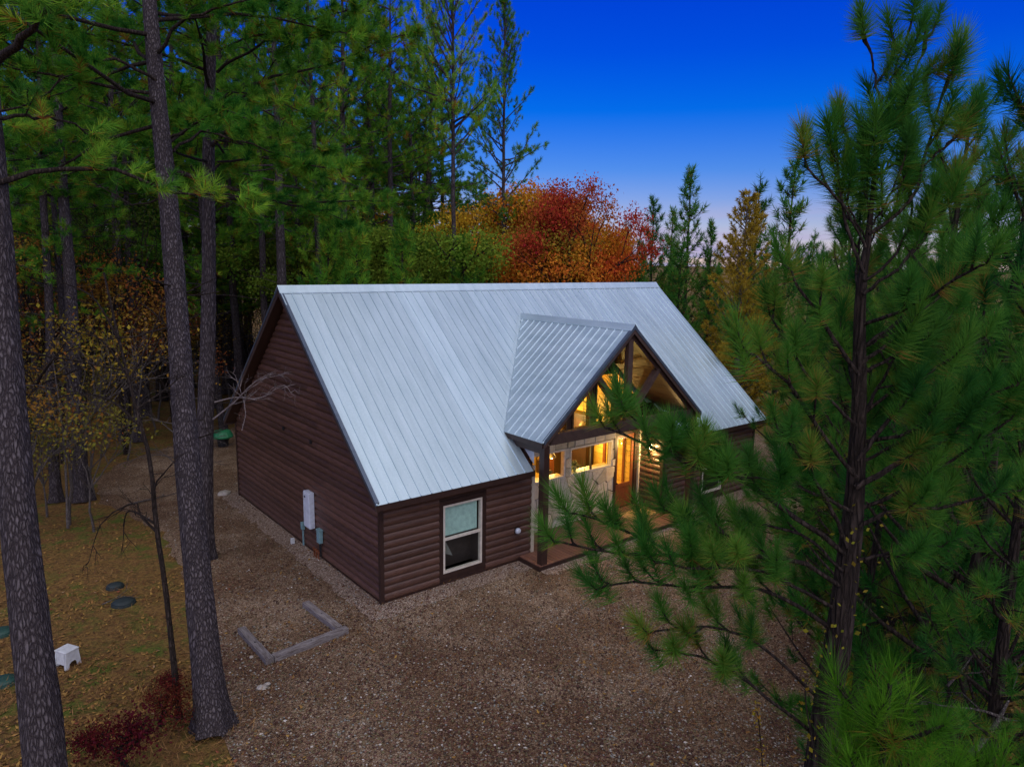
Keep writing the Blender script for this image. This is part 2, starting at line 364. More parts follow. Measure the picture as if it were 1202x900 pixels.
idx = np.arange(nx*ny).reshape(ny, nx)
g = ob('ground', mesh('ground', np.stack([GX, GY, GZ], -1).reshape(-1, 3), np.stack([idx[:-1, :-1], idx[:-1, 1:], idx[1:, 1:], idx[1:, :-1]], -1).reshape(-1, 4), M_ground)); tag(g, kind='structure')

YARD = [gpt(*p)[:2] for p in ((262, 1010), (272, 900), (262, 855), (238, 760), (222, 690), (190, 625), (120, 588), (110, 560), (170, 532), (235, 512))]
YARD += [(3.0, 21.0), (8, 24), (14, 20), (22, 16), (26, 8)] + [gpt(*p)[:2] for p in ((975, 552), (990, 620), (985, 700), (990, 800), (985, 900), (960, 1010))]
def ragged(poly, amp, step, rng):
    out = []
    for i in range(len(poly)):
        a, b = np.array(poly[i]), np.array(poly[(i+1) % len(poly)]); n = max(1, int(np.linalg.norm(b-a)/step))
        for k in range(n): out.append(a+(b-a)*k/n+rng.normal(0, amp, 2))
    return out
def sheet(name, poly, z, m):
    V = [(p[0], p[1], z) for p in poly]; me = bpy.data.meshes.new(name); me.from_pydata(V, [], [tuple(range(len(V)))]); me.materials.append(m)
    if me.polygons[0].normal.z < 0: me.flip_normals()
    return tag(ob(name, me), kind='structure')
yardp = ragged(YARD, .10, .35, rs)
sheet('gravel_yard', yardp, -0.02, M_gravel)
def inside(px, py, poly):
    px = np.asarray(px); py = np.asarray(py); c = np.zeros(px.shape, bool); n = len(poly)
    for i in range(n):
        x1, y1 = poly[i]; x2, y2 = poly[i-1]
        with np.errstate(divide='ignore', invalid='ignore'):
            c ^= ((y1 > py) != (y2 > py)) & (px < (x2-x1)*(py-y1)/(y2-y1+1e-12)+x1)
    return c
for k, (a, b) in enumerate((((-.62, -.62), (0.02, 10.9)), ((-.62, -.70), (4.4, 0.02)), ((10.6, -.65), (16.4, 0.02)), ((4.4, -1.35), (11.4, -.6)))):
    rect = [(a[0], a[1]), (b[0], a[1]), (b[0], b[1]), (a[0], b[1])]
    sheet('gravel_strip', ragged(rect, .045, .18, rs), -0.014+.003*k, M_strip)

# pebbles, leaves scattered on the ground
def scatter_xy(n, rng, lo=.05):
    """random ground points, thinning out with distance"""
    u = rng.uniform(-60, 1262, n); v = 380+rng.random(n)**.75*620
    P = []
    r_ = fw[None]+rt[None]*((u-601)/F)[:, None]-up[None]*((v-450)/F)[:, None]
    t = -CAM[2]/r_[:, 2]; p = CAM[None]+r_*t[:, None]; ok = (t > 0) & (t < 70)
    return p[ok, :2]
def in_house(x, y): return (x > -.02) & (x < 16.2) & (y > -.02) & (y < 10.6) & ~((x > 4.4) & (x < 11) & (y < 1))
p = scatter_xy(150000, rs); yd = inside(p[:, 0], p[:, 1], yardp) & ~in_house(p[:, 0], p[:, 1]) & ~((p[:, 0] > 4.3) & (p[:, 0] < 11.1) & (p[:, 1] > -1.02) & (p[:, 1] < 2))
p = p[yd]; n = len(p); dist = np.hypot(p[:, 0]-CAM[0], p[:, 1]-CAM[1])
sz = (.008+.020*rs.random(n)**2.2)
octa = np.array(((1, 0, 0), (0, 1, 0), (-1, 0, 0), (0, -1, 0), (0, 0, .7), (0, 0, -.7)), float)
V = octa[None]*sz[:, None, None]*(1+rs.normal(0, .22, (n, 6, 1))); an = rs.uniform(0, 6.28, n)
c_, s_ = np.cos(an)[:, None], np.sin(an)[:, None]
V = np.stack([V[..., 0]*c_*1.3-V[..., 1]*s_, V[..., 0]*s_*1.3+V[..., 1]*c_, V[..., 2]], -1); V[..., 0] += p[:, 0:1]; V[..., 1] += p[:, 1:2]; V[..., 2] += -.017+sz[:, None]*.35
f8 = np.array(((0, 1, 4), (1, 2, 4), (2, 3, 4), (3, 0, 4)))
Fc = (f8[None]+np.arange(n)[:, None, None]*6).reshape(-1, 3)
tint = np.repeat(np.clip(rs.beta(1.1, 1.5, n)*.97+(rs.random(n) > .993)*.45, 0, 1), 6)
tag(ob('loose_gravel', mesh('loose_gravel', V, Fc, M_pebble, attrs={'tint': tint})), kind='stuff')
def leaf_litter(name, p, size, m, zoff, rng, tintf, asp=.55):
    n = len(p); an = rng.uniform(0, 6.28, n); s = size*(.6+.8*rng.random(n)); tl = rng.normal(0, .35, (n, 2))
    q = np.array(((-1, 0), (0, asp), (1, 0), (0, -asp)))
    c_, s_ = np.cos(an)[:, None], np.sin(an)[:, None]
    X = (q[None, :, 0]*c_-q[None, :, 1]*s_)*s[:, None]; Y = (q[None, :, 0]*s_+q[None, :, 1]*c_)*s[:, None]
    Z = X*tl[:, :1]+Y*tl[:, 1:]+np.abs(q[None, :, 0])*s[:, None]*.25+zoff+s[:, None]*.35
    V = np.stack([X+p[:, :1], Y+p[:, 1:2], Z], -1)
    Fc = np.arange(n*4).reshape(-1, 4)
    return tag(ob(name, mesh(name, V, Fc, m, attrs={'tint': np.repeat(tintf(n), 4)})), kind='stuff')
p = scatter_xy(60000, rs); h_ = in_house(p[:, 0], p[:, 1]); yd = inside(p[:, 0], p[:, 1], yardp)
keep = ~h_ & ((~yd & (vnoise(p[:, 0], p[:, 1], .7, 8)*.6+vnoise(p[:, 0], p[:, 1], 2.3, 9)*.4 > .22+.36*rs.random(len(p)))) | (yd & (rs.random(len(p)) < .035))) & ~((p[:, 0] > 4.3) & (p[:, 0] < 11.1) & (p[:, 1] > -1.02) & (p[:, 1] < 2))
leaf_litter('leaf_litter', p[keep], .038, M_litter, -.022, rs, lambda n: rs.beta(1.7, 1.7, n))
p = scatter_xy(60000, rs); h_ = in_house(p[:, 0], p[:, 1]); yd = inside(p[:, 0], p[:, 1], yardp)
keep = ~h_ & yd & (vnoise(p[:, 0], p[:, 1], .45, 3)*.6+vnoise(p[:, 0], p[:, 1], 1.6, 4)*.4 > .36+.30*rs.random(len(p))) & ~((p[:, 0] > 4.3) & (p[:, 0] < 11.1) & (p[:, 1] > -1.02) & (p[:, 1] < 2))
leaf_litter('brown_leaf_litter', p[keep], .026, M_litter_brown, -.016, rs, lambda n: rs.beta(1.5, 1.8, n))
p = scatter_xy(50000, rs); h_ = in_house(p[:, 0], p[:, 1]); yd = inside(p[:, 0], p[:, 1], yardp)
keep = ~h_ & (vnoise(p[:, 0], p[:, 1], .8, 12) > np.where(yd, .55, .30)+.5*rs.random(len(p))) & ~((p[:, 0] > 4.3) & (p[:, 0] < 11.1) & (p[:, 1] > -1.02) & (p[:, 1] < 2))
leaf_litter('pine_straw', p[keep], .10, M_straw, -.012, rs, lambda n: rs.random(n), .05)

# ------------------------------------------------------------------ cabin
WID, DEP, ZE, YR, ZR, OG, OE = 15.9, 10.45, 2.75, 5.23, 7.60, .345, .385
SL = (ZR-ZE)/(YR+OE)
XC, PZR, PHW, PY0, YW = 7.75, 6.63, 3.4, -1.05, 1.05      # porch: centre, ridge height, half width, front edge, recessed wall
XL, XR_ = 4.85, 10.65                                       # recess side walls
DK = .15
def zmain(y): return ZE+SL*(y+OE)
def zporch(x): return PZR-SL*abs(x-XC)
cabin = thing('cabin', 'dark brown log sided cabin with silver metal roof and lit stone porch', 'cabin', (0, 0, 0))
part = lambda mb, name, m, par=cabin, **k: mb.build(name, m, par, **k)

LOGH = .195
def log_profile(n=7, bulge=.045):
    """half-round log face: (height fraction, outward offset)"""
    return [(i/(n-1), .012+bulge*math.sin(math.pi*min(1, max(0, i/(n-1)*1.0)))**.65) for i in range(n)]
PROF = log_profile()
def log_front(x0, x1, y, z0, parent, h=LOGH, hole=None):
    V = []; n = len(PROF)
    for x in (x0, x1):
        for f, o_ in PROF: V.append((x, y-o_, z0+f*h))
        V += [(x, y+.0, z0+h), (x, y+.0, z0)]
    k = n+2
    return MB().add(V, [(i, k+i, k+(i+1) % k, (i+1) % k)[::-1] for i in range(k)]+[tuple(range(k)), tuple(range(k, 2*k))[::-1]]).build('log', M_log, parent)
def log_side(x, ya, yb, z0, parent, sgn=-1, h=LOGH, ya1=None, yb1=None):
    """log on a wall facing sgn*X; the ends may slope (gable): ya,yb at the bottom and ya1,yb1 at the top"""
    ya1 = ya if ya1 is None else ya1; yb1 = yb if yb1 is None else yb1
    V = []; n = len(PROF); k = n+2
    for e0, e1 in ((ya, ya1), (yb, yb1)):
        for f, o_ in PROF: V.append((x+sgn*o_, e0+(e1-e0)*f, z0+f*h))
        V += [(x, e1, z0+h), (x, e0, z0)]
    return MB().add(V, [(i, k+i, k+(i+1) % k, (i+1) % k) for i in range(k)]+[tuple(range(k)), tuple(range(k, 2*k))[::-1]]).build('log', M_log, parent)

# window openings on the front wall
WIN1 = (1.80, 3.06, .28, 2.15); WIN2 = (12.86, 14.05, .28, 2.15)
def front_wall(x0, x1, win):
    w = MB()
    a, b, c, d = win
    w.box((x0, 0, -.1), (a, .12, ZE+.1)); w.box((b, 0, -.1), (x1, .12, ZE+.1)); w.box((a, 0, -.1), (b, .12, c)); w.box((a, 0, d), (b, .12, ZE+.1))
    wall = part(w, 'wall', M_dark)
    for k in range(14):
        z0 = .02+k*LOGH; z1 = z0+LOGH
        segs = [(x0, x1)] if z1 < c-.10 or z0 > d+.10 else [(x0, a-.13), (b+.13, x1)]
        for s0, s1 in segs:
            j = s0+(s1-s0)*(.3+.4*((k*.618) % 1)) if s1-s0 > 3.4 else None
            for e0, e1 in ([(s0, s1)] if j is None else [(s0, j-.002), (j+.002, s1)]): log_front(e0, e1, 0, z0, wall)
    # flat boards round the window and at the bottom of the wall
    MB().box((a-.13, -.03, c-.13), (a, -.002, d+.13)).box((b, -.03, c-.13), (b+.13, -.002, d+.13)).box((a, -.03, d), (b, -.002, d+.13)).box((a, -.03, c-.13), (b, -.002, c)).build('window_surround', M_dark, wall)
    MB().box((x0, -.035, -.10), (x1, -.001, .018)).build('base_board', M_dark, wall)
    return wall
front_wall(.0, XL, WIN1); front_wall(XR_, WID, WIN2)
# gable wall on the left
w = MB(); w.prism([(0.002, -.1), (DEP, -.1), (DEP, ZE-.05), (YR, zmain(YR)-.35), (0.002, ZE-.05)], 0, .0, .12)
gw = part(w, 'wall', M_dark)
k = 0
while True:
    z0 = .02+k*LOGH; z1 = z0+LOGH; k += 1
    def ends(z):
        t = (z+.30-ZE)/SL-OE
        return max(0.03, t), min(DEP-.03, 2*YR-t)
    a0, b0 = ends(z0); a1, b1 = ends(z1)
    if b1-a1 < .15: break
    if b0-a0 > 4.5:
        js = [a0+(b0-a0)*(.2+.25*((k*.618) % 1)), a0+(b0-a0)*(.58+.25*((k*.382) % 1))]
        log_side(0, a0, js[0]-.002, z0, gw, -1, LOGH, a1, js[0]-.002); log_side(0, js[0]+.002, js[1]-.002, z0, gw); log_side(0, js[1]+.002, b0, z0, gw, -1, LOGH, js[1]+.002, b1)
    else: log_side(0, a0, b0, z0, gw, -1, LOGH, a1, b1)
MB().box((-.035, .0, -.10), (-.001, DEP, .018)).build('base_board', M_dark, gw)
for (yy, zz) in ((5.95, 3.33), (3.94, 3.32)):
    MB().box((-.085, yy-.05, zz-.05), (-.05, yy+.05, zz+.05)).build('vent_cap', M_black, gw)
w = MB().prism([(0.002, -.1), (DEP, -.1), (DEP, ZE-.05), (YR, zmain(YR)-.35), (0.002, ZE-.05)], 0, WID-.12, WID); part(w, 'wall', M_dark)
part(MB().box((.12, DEP-.12, -.1), (WID-.12, DEP, ZE)), 'wall', M_dark)
# recess side walls
rw = part(MB().prism([(0.122, -.1), (YW, -.1), (YW, zmain(YW)-.2), (.122, zmain(.122)-.2)], 0, XR_, XR_+.12), 'wall', M_dark)
for k in range(16):
    z0 = DK+.01+k*LOGH
    if z0+LOGH < zmain(0)-.1: log_side(XR_, .05, YW-.105, z0, rw)
lw = part(MB().prism([(0.122, -.1), (YW, -.1), (YW, zmain(YW)-.2), (.122, zmain(.122)-.2)], 0, XL-.12, XL), 'wall', M_dark)
for k in range(14): log_side(XL, .05, YW-.1, .16+k*LOGH, lw, 1)
# corner boards
for (a, b) in (((-.075, -.075, -.1), (.03, .03, ZE-.12)), ((-.075, DEP-.03, -.1), (.03, DEP+.06, ZE-.1)), ((WID-.03, -.075, -.1), (WID+.07, .03, ZE-.12)), ((XR_-.07, -.075, -.1), (XR_+.035, .045, ZE+.1))):
    part(MB().box(a, b), 'corner_board', M_dark)
part(MB().box((XL-.05, -.075, -.1), (XL+.055, .045, ZE-.02)), 'corner_board', M_lighttrim)
part(MB().box((XR_-.105, YW-.10, DK), (XR_-.002, YW-.002, 3.3)), 'corner_board', M_lighttrim)

# window with two sashes
def sash_window(win, y):
    a, b, c, d = win; m_ = (c+d)/2
    wd = MB(); t_ = .055
    wd.box((a, y-.035, c), (a+t_, y+.07, d)).box((b-t_, y-.035, c), (b, y+.07, d)).box((a+t_, y-.035, c), (b-t_, y+.07, c+t_)).box((a+t_, y-.035, d-t_), (b-t_, y+.07, d))
    o = part(wd, 'window', M_frame)
    MB().box((a+t_, y-.02, m_-.035), (b-t_, y+.03, m_+.035)).build('sash_rail', M_frame, o)
    MB().box((a+t_, y+.026, m_+.035), (b-t_, y+.032, d-t_)).build('pane', M_glass, o)
    MB().box((a+t_, y+.006, c+t_), (b-t_, y+.012, m_-.035)).build('pane', M_glass, o)
    MB().box((a+t_+.0, y+.075, m_+.06), (b-t_-.05, y+.09, d-t_-.002)).build('window_shade', M_shade, o)
    MB().prism([(a+.07, m_-.05), (a+.16, m_-.05), (a+.42, c+.35), (a+.10, c+.5)], 1, y+.16, y+.17).build('curtain', M_curtain, o)
    MB().box((a-.3, y+.9, c-.3), (b+.3, y+.92, d+.2)).box((a-.32, y+.13, c-.3), (a-.3, y+.9, d+.2)).box((b+.3, y+.13, c-.3), (b+.32, y+.9, d+.2)).box((a-.3, y+.13, c-.32), (b+.3, y+.9, c-.3)).build('dark_room', M_room, o)
sash_window(WIN1, 0); sash_window(WIN2, 0)

# ---- main roof
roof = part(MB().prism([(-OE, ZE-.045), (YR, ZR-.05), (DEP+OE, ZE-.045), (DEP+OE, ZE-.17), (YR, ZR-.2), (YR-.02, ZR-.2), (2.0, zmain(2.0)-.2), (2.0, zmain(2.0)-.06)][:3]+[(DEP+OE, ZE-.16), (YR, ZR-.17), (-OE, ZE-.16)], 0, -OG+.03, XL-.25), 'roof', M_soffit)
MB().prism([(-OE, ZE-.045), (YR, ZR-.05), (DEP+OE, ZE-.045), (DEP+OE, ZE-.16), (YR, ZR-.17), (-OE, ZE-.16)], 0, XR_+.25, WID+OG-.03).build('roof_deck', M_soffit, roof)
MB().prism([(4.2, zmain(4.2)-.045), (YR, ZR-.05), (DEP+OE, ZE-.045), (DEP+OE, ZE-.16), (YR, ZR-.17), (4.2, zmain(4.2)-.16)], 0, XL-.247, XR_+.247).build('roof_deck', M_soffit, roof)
RP = .3048
def vy(x):      # where the porch roof meets the main front slope
    return (zporch(x)-ZE)/SL-OE if XC-PHW < x < XC+PHW else -OE
def panel(cols, start, end, place, parent, mm=M_roof):
    """a ribbed sheet: one cross-section column per rib, running from start(u) to end(u)"""
    mb = MB(); pr = ((0, 0), (.010, .024), (.034, .024), (.044, 0), (RP, 0))
    for u in cols:
        s0, e0 = start(u), end(u)
        if e0-s0 < .03: continue
        V = [place(u+a, s0, h) for a, h in pr]+[place(u+a, e0, h) for a, h in pr]
        mb.add(V, [(i, i+1, i+6, i+5) for i in range(4)])
        mb.add([place(u, s0, 0), place(u+RP, s0, 0), place(u+RP, s0, -.02), place(u, s0, -.02)], [(0, 1, 2, 3)[::-1]])
    if mb.n: return mb.build('roof_panel', mm, parent)
nrm = np.array((0, -SL, 1))/math.hypot(1, SL)
def place_front(u, y, h): return (u, y+nrm[1]*h, zmain(y)+nrm[2]*h)
def place_back(u, y, h): yy = 2*YR-y; return (u, yy-nrm[1]*h, zmain(y)+nrm[2]*h)
def start_front(u):
    m_ = u+RP/2
    if m_ < XL-.22 or m_ > XR_+.26: return -OE-.04
    return max(-OE-.04, vy(m_)-.28)
cols = list(np.arange(-OG, WID+OG-RP*.5, RP))
for i in range(0, len(cols), 3):
    panel(cols[i:i+3], start_front, lambda u: YR, place_front, roof)
    panel(cols[i:i+3], lambda u: -OE-.04, lambda u: YR, place_back, roof)
xe = cols[-1]+RP
mb = MB()
for sg in (-1, 1):
    V = []
    for x in (-OG-.02, xe+.02):
        for d_, h in ((0, .075), (.16, .04), (.20, .034), (.20, .012)):
            V.append((x, YR+sg*d_, ZR-SL*d_+h))
    mb.add(V, [(0, 1, 5, 4), (1, 2, 6, 5), (2, 3, 7, 6)])
mb.build('ridge_cap', M_roof, roof)
# fascia, rake boards and metal rake trim
for a_, b_ in (((-OG+.02, -OE-.02), (XL-.23, -OE+.03)), ((XR_+.27, -OE-.02), (WID+OG-.02, -OE+.03)), ((-OG+.02, DEP+OE-.03), (WID+OG-.02, DEP+OE+.02))):
    MB().box((*a_, ZE-.20), (*b_, ZE-.02)).build('fascia', M_dark, roof)
for x0, sg in ((-OG, -1), (WID+OG, 1)):
    xa, xb = (x0-.0, x0+.03) if sg < 0 else (xe-.03, xe)
    for q0, q1 in (((-OE-.02, ZE), (YR, ZR)), ((DEP+OE+.02, ZE), (YR, ZR))):
        MB().prism([(q0[0], q0[1]-.21), (q0[0], q0[1]-.035), (q1[0], q1[1]-.035), (q1[0], q1[1]-.21)], 0, xa, xb).build('rake_board', M_beam, roof)
        MB().prism([(q0[0], q0[1]-.06), (q0[0], q0[1]+.03), (q1[0], q1[1]+.03), (q1[0], q1[1]-.06)], 0, xa-.012 if sg < 0 else xb-.09, xa+.09 if sg < 0 else xb+.012).build('rake_trim', M_roofedge if sg < 0 else M_roof, roof)
# eave flashing where the left roof runs past the porch
MB().add([(XL-.20, -.3, zmain(-.3)+.03), (XL-.20, .66, zmain(.66)+.03), (XL-.20, .66, zporch(XL-.2)-.14), (XL-.20, -.3, zporch(XL-.2)-.14)], [(0, 1, 2, 3)]).build('step_flashing', M_box, roof)

# ---- porch gable roof
pn = np.array((-SL, 0, 1))/math.hypot(1, SL)
def y_valley(x):
    return (zporch(x)-ZE)/SL-OE
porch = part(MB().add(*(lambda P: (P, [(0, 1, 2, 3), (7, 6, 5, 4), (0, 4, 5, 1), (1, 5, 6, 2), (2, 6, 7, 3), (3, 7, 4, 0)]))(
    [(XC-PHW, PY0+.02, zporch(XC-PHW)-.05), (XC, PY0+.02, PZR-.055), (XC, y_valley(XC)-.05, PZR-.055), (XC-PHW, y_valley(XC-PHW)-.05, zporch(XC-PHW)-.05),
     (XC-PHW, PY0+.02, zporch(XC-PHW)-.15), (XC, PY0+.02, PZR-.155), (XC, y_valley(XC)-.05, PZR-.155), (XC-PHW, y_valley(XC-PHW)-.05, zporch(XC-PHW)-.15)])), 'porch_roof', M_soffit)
# soffit boards on the right-hand underside, seen from below
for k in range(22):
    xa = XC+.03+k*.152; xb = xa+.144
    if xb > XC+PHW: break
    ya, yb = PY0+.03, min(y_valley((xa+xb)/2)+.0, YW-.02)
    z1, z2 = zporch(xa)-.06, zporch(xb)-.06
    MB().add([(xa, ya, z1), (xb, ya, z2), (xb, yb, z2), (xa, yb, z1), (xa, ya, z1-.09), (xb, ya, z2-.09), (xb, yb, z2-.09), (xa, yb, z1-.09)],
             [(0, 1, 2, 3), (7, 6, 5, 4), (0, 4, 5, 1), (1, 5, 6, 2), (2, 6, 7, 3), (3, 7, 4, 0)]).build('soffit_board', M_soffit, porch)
def place_pl(u, t, h):   # u along -y from the ridge end to the front; t = distance from the eave in x
    x = XC-PHW+t; return (x+pn[0]*h, PY0+u, zporch(x)+pn[2]*h)
def place_pr(u, t, h):
    x = XC+PHW-t; return (x-pn[0]*h, PY0+u, zporch(x)+pn[2]*h)
def start_p(u):
    y = PY0+u+RP*.5; zm = zmain(y); return max(-.04, (zm-zporch(XC-PHW))/SL-.10)
pc = list(np.arange(0, y_valley(XC)-PY0+.3, RP))
for i in range(0, len(pc), 3):
    panel(pc[i:i+3], start_p, lambda u: PHW, place_pl, porch)
    panel(pc[i:i+3], start_p, lambda u: PHW, place_pr, porch)
mb = MB()
for sg in (-1, 1):
    V = []
    for y in (PY0-.03, y_valley(XC)+.05):
        for d_, h in ((0, .07), (.13, .04), (.16, .036), (.16, .012)): V.append((XC+sg*d_, y, PZR-SL*d_+h))
    mb.add(V, [(0, 1, 5, 4), (1, 2, 6, 5), (2, 3, 7, 6)])
mb.build('ridge_cap', M_roof, porch)
for sg in (-1, 1):
    mb = MB(); V = []
    for t in np.linspace(0, 1, 2):
        x = XC+sg*PHW*(1-t)*1.0; y = y_valley(x)
        for dx, dy in ((-.0, 0), (sg*.13, 0), (0, -.0), (0, .13)):
            pass
        V += [(x-sg*.13, y_valley(x), zporch(x-sg*.13)+.010), (x, y, zporch(x)+.010), (x, y+.13, zmain(y+.13)+.012)]
    mb.add(V, [(0, 1, 4, 3), (1, 2, 5, 4)]).build('valley_flashing', M_roof, porch)
for sg in (-1, 1):
    q0, q1 = (XC+sg*PHW, zporch(XC+PHW)), (XC, PZR)
    MB().prism([(q0[0], q0[1]-.2), (q0[0], q0[1]-.03), (q1[0], q1[1]-.03), (q1[0], q1[1]-.2)], 1, PY0-.012, PY0+.02).build('rake_board', M_beam, porch)
    MB().prism([(q0[0], q0[1]-.075), (q0[0], q0[1]+.03), (q1[0], q1[1]+.035), (q1[0], q1[1]-.07)], 1, PY0-.03, PY0+.07).build('rake_trim', M_roofedge, porch)
    x = XC+sg*PHW
    MB().box((x-.03, PY0+.05, q0[1]-.19), (x+.03, .62, q0[1]-.03)).build('fascia', M_dark, porch)

# ---- porch frame: posts, tie beam, king post, braces
YB = -.88
fr = part(MB().box((XC-PHW+.30, YB-.09, 3.53), (XC+PHW-.30, YB+.09, 3.83)), 'porch_frame', M_beam, bevel=.008)
for x in (4.52, 10.98): MB().box((x-.1, YB-.1, DK), (x+.1, YB+.1, 3.53)).build('post', M_dark, fr)
MB().box((XC-.10, YB-.075, 3.83), (XC+.10, YB+.075, PZR-.2)).build('king_post', M_beam, fr)
for sg in (-1, 1):
    MB().bar((XC+sg*.10, YB, 3.95), (XC+sg*1.32, YB, zporch(XC+1.32)-.22), .14, .2, (0, 1, 0)).build('brace', M_beam, fr)
    MB().bar((XC+sg*(PHW-.12), YB+.001, zporch(XC+PHW-.12)-.25), (XC+sg*.02, YB+.001, PZR-.27), .13, .17, (0, 1, 0)).build('rafter', M_dark, fr)
    MB().box((4.52-.07 if sg < 0 else 10.98-.07, YB+.1, 3.3), (4.52+.07 if sg < 0 else 10.98+.07, YW, 3.5)).build('side_beam', M_dark, fr)

# ---- deck
dk = part(MB().box((4.36, -.96, -.12), (11.1, -.92, DK-.03)).box((4.36, -.92, -.12), (4.40, .0, DK-.03)).box((11.06, -.92, -.12), (11.1, .0, DK-.03)), 'deck', M_dark)
x = 4.36
while x < 11.08:
    x1 = min(x+.138, 11.11); inn = XL+.06 < (x+x1)/2 < XR_-.06
    MB().box((x, -.985, DK-.03), (x1-.010, YW-.03 if inn else -.085, DK)).build('plank', M_deck, dk); x += .138

# ---- recessed stone wall with windows and door
SW_W2 = (7.35, 9.20, 1.76, 2.58); SW_W1 = (5.15, 7.05, 1.76, 2.60); DOOR = (9.46, 10.36, DK, 2.72); STOP = 3.12
UP = [(7.40, 8.10, 3.25, 5.45), (8.42, 9.25, 3.25, 4.88), (6.25, 7.08, 3.25, 4.88), (9.55, 10.2, 3.25, 4.05), (5.3, 5.95, 3.25, 4.05)]
def wall_with_holes(x0, x1, z0, z1, holes, y0, y1):
    xs = sorted({x0, x1}|{h[0] for h in holes}|{h[1] for h in holes}); zs = sorted({z0, z1}|{h[2] for h in holes}|{h[3] for h in holes})
    mb = MB()
    for i in range(len(xs)-1):
        for j in range(len(zs)-1):
            cx, cz_ = (xs[i]+xs[i+1])/2, (zs[j]+zs[j+1])/2
            if any(h[0] < cx < h[1] and h[2] < cz_ < h[3] for h in holes) or not (x0 < cx < x1 and z0 < cz_ < z1): continue
            mb.box((xs[i], y0, zs[j]), (xs[i+1], y1, zs[j+1]))
    return mb
sw = part(wall_with_holes(XL, 9.40, DK-.1, STOP, [SW_W1, SW_W2], YW, YW+.14), 'stone_wall', M_mortar)
# irregular stones: a Voronoi layout cut to the wall and round the windows
def clip(poly, nx_, ny_, d):
    out = []
    for i in range(len(poly)):
        a, b = poly[i-1], poly[i]; da = nx_*a[0]+ny_*a[1]-d; db = nx_*b[0]+ny_*b[1]-d
        if (da < 0) != (db < 0):
            t = da/(da-db); out.append((a[0]+(b[0]-a[0])*t, a[1]+(b[1]-a[1])*t))
        if db <= 0: out.append(b)
    return out
rz = random.Random(5)
def stones(x0, x1, z0, z1, cell, rows=None):
    pts = []
    nx_ = max(1, round((x1-x0)/cell)); nz_ = max(1, round((z1-z0)/cell)) if rows is None else rows
    for i in range(nx_):
        for j in range(nz_):
            pts.append((x0+(i+.5+rz.uniform(-.42, .42))*(x1-x0)/nx_, z0+(j+.5+rz.uniform(-.38, .38)*(nz_ > 1))*(z1-z0)/nz_))
    for p_ in pts:
        poly = [(x0, z0), (x1, z0), (x1, z1), (x0, z1)]
        for q in pts:
            if q is p_ or abs(q[0]-p_[0]) > 4*cell: continue
            dx, dz = q[0]-p_[0], q[1]-p_[1]; L = math.hypot(dx, dz); dx /= L; dz /= L
            poly = clip(poly, dx, dz, dx*(p_[0]+q[0])/2+dz*(p_[1]+q[1])/2-.013)
            if len(poly) < 3: break
        if len(poly) < 3: continue
        area = abs(sum(poly[i-1][0]*poly[i][1]-poly[i][0]*poly[i-1][1] for i in range(len(poly))))/2
        if area < .003: continue
        cx = sum(v[0] for v in poly)/len(poly); cz_ = sum(v[1] for v in poly)/len(poly); n = len(poly); dp = rz.uniform(.035, .085)
        V = [(a, YW-.001, b) for a, b in poly]+[(cx+(a-cx)*.985, YW-dp+.006, cz_+(b-cz_)*.985) for a, b in poly]+[(cx+(a-cx)*.93, YW-dp+rz.uniform(-.006, .006), cz_+(b-cz_)*.93) for a, b in poly]
        Fc = [tuple(range(2*n, 3*n))]
        for r_ in (0, n):
            Fc += [(r_+i, r_+(i+1) % n, r_+n+(i+1) % n, r_+n+i) for i in range(n)]
        MB().add(V, Fc).build('stone', M_stone, sw)
stones(XL+.02, 9.38, DK, 1.70, .345); stones(XL+.02, 9.38, 2.66, STOP, .46, 1)
stones(XL+.02, 5.09, 1.72, 2.64, .3); stones(7.11, 7.29, 1.72, 2.64, .3, 3); stones(9.25, 9.39, 1.72, 2.64, .3, 3)
def fixed_window(win, y, poly=None, m=M_beam, w=.05):
    a, b, c, d = win
    o = part(MB().box((a-w, y-.05, c-w), (a+.012, y+.1, d+w)).box((b-.012, y-.05, c-w), (b+w, y+.1, d+w)).box((a+.012, y-.05, d-.012), (b-.012, y+.1, d+w)).box((a+.012, y-.05, c-w), (b-.012, y+.1, c+.012)), 'window', m)
    MB().box((a+.012, y+.03, c+.012), (b-.012, y+.036, d-.012)).build('pane', M_glass, o)
    return o
for wn_ in (SW_W1, SW_W2):
    o = fixed_window(wn_, YW, m=M_frame)
    MB().box((wn_[0]-.06, YW+.10, wn_[2]-.06), (wn_[1]+.06, YW+.36, wn_[2]-.012)).build('sill', M_pine_board, o)
MB().box(((SW_W2[0]+SW_W2[1])/2-.03, YW-.03, SW_W2[2]+.012), ((SW_W2[0]+SW_W2[1])/2+.03, YW+.028, SW_W2[3]-.012)).build('mullion', M_dark, o)
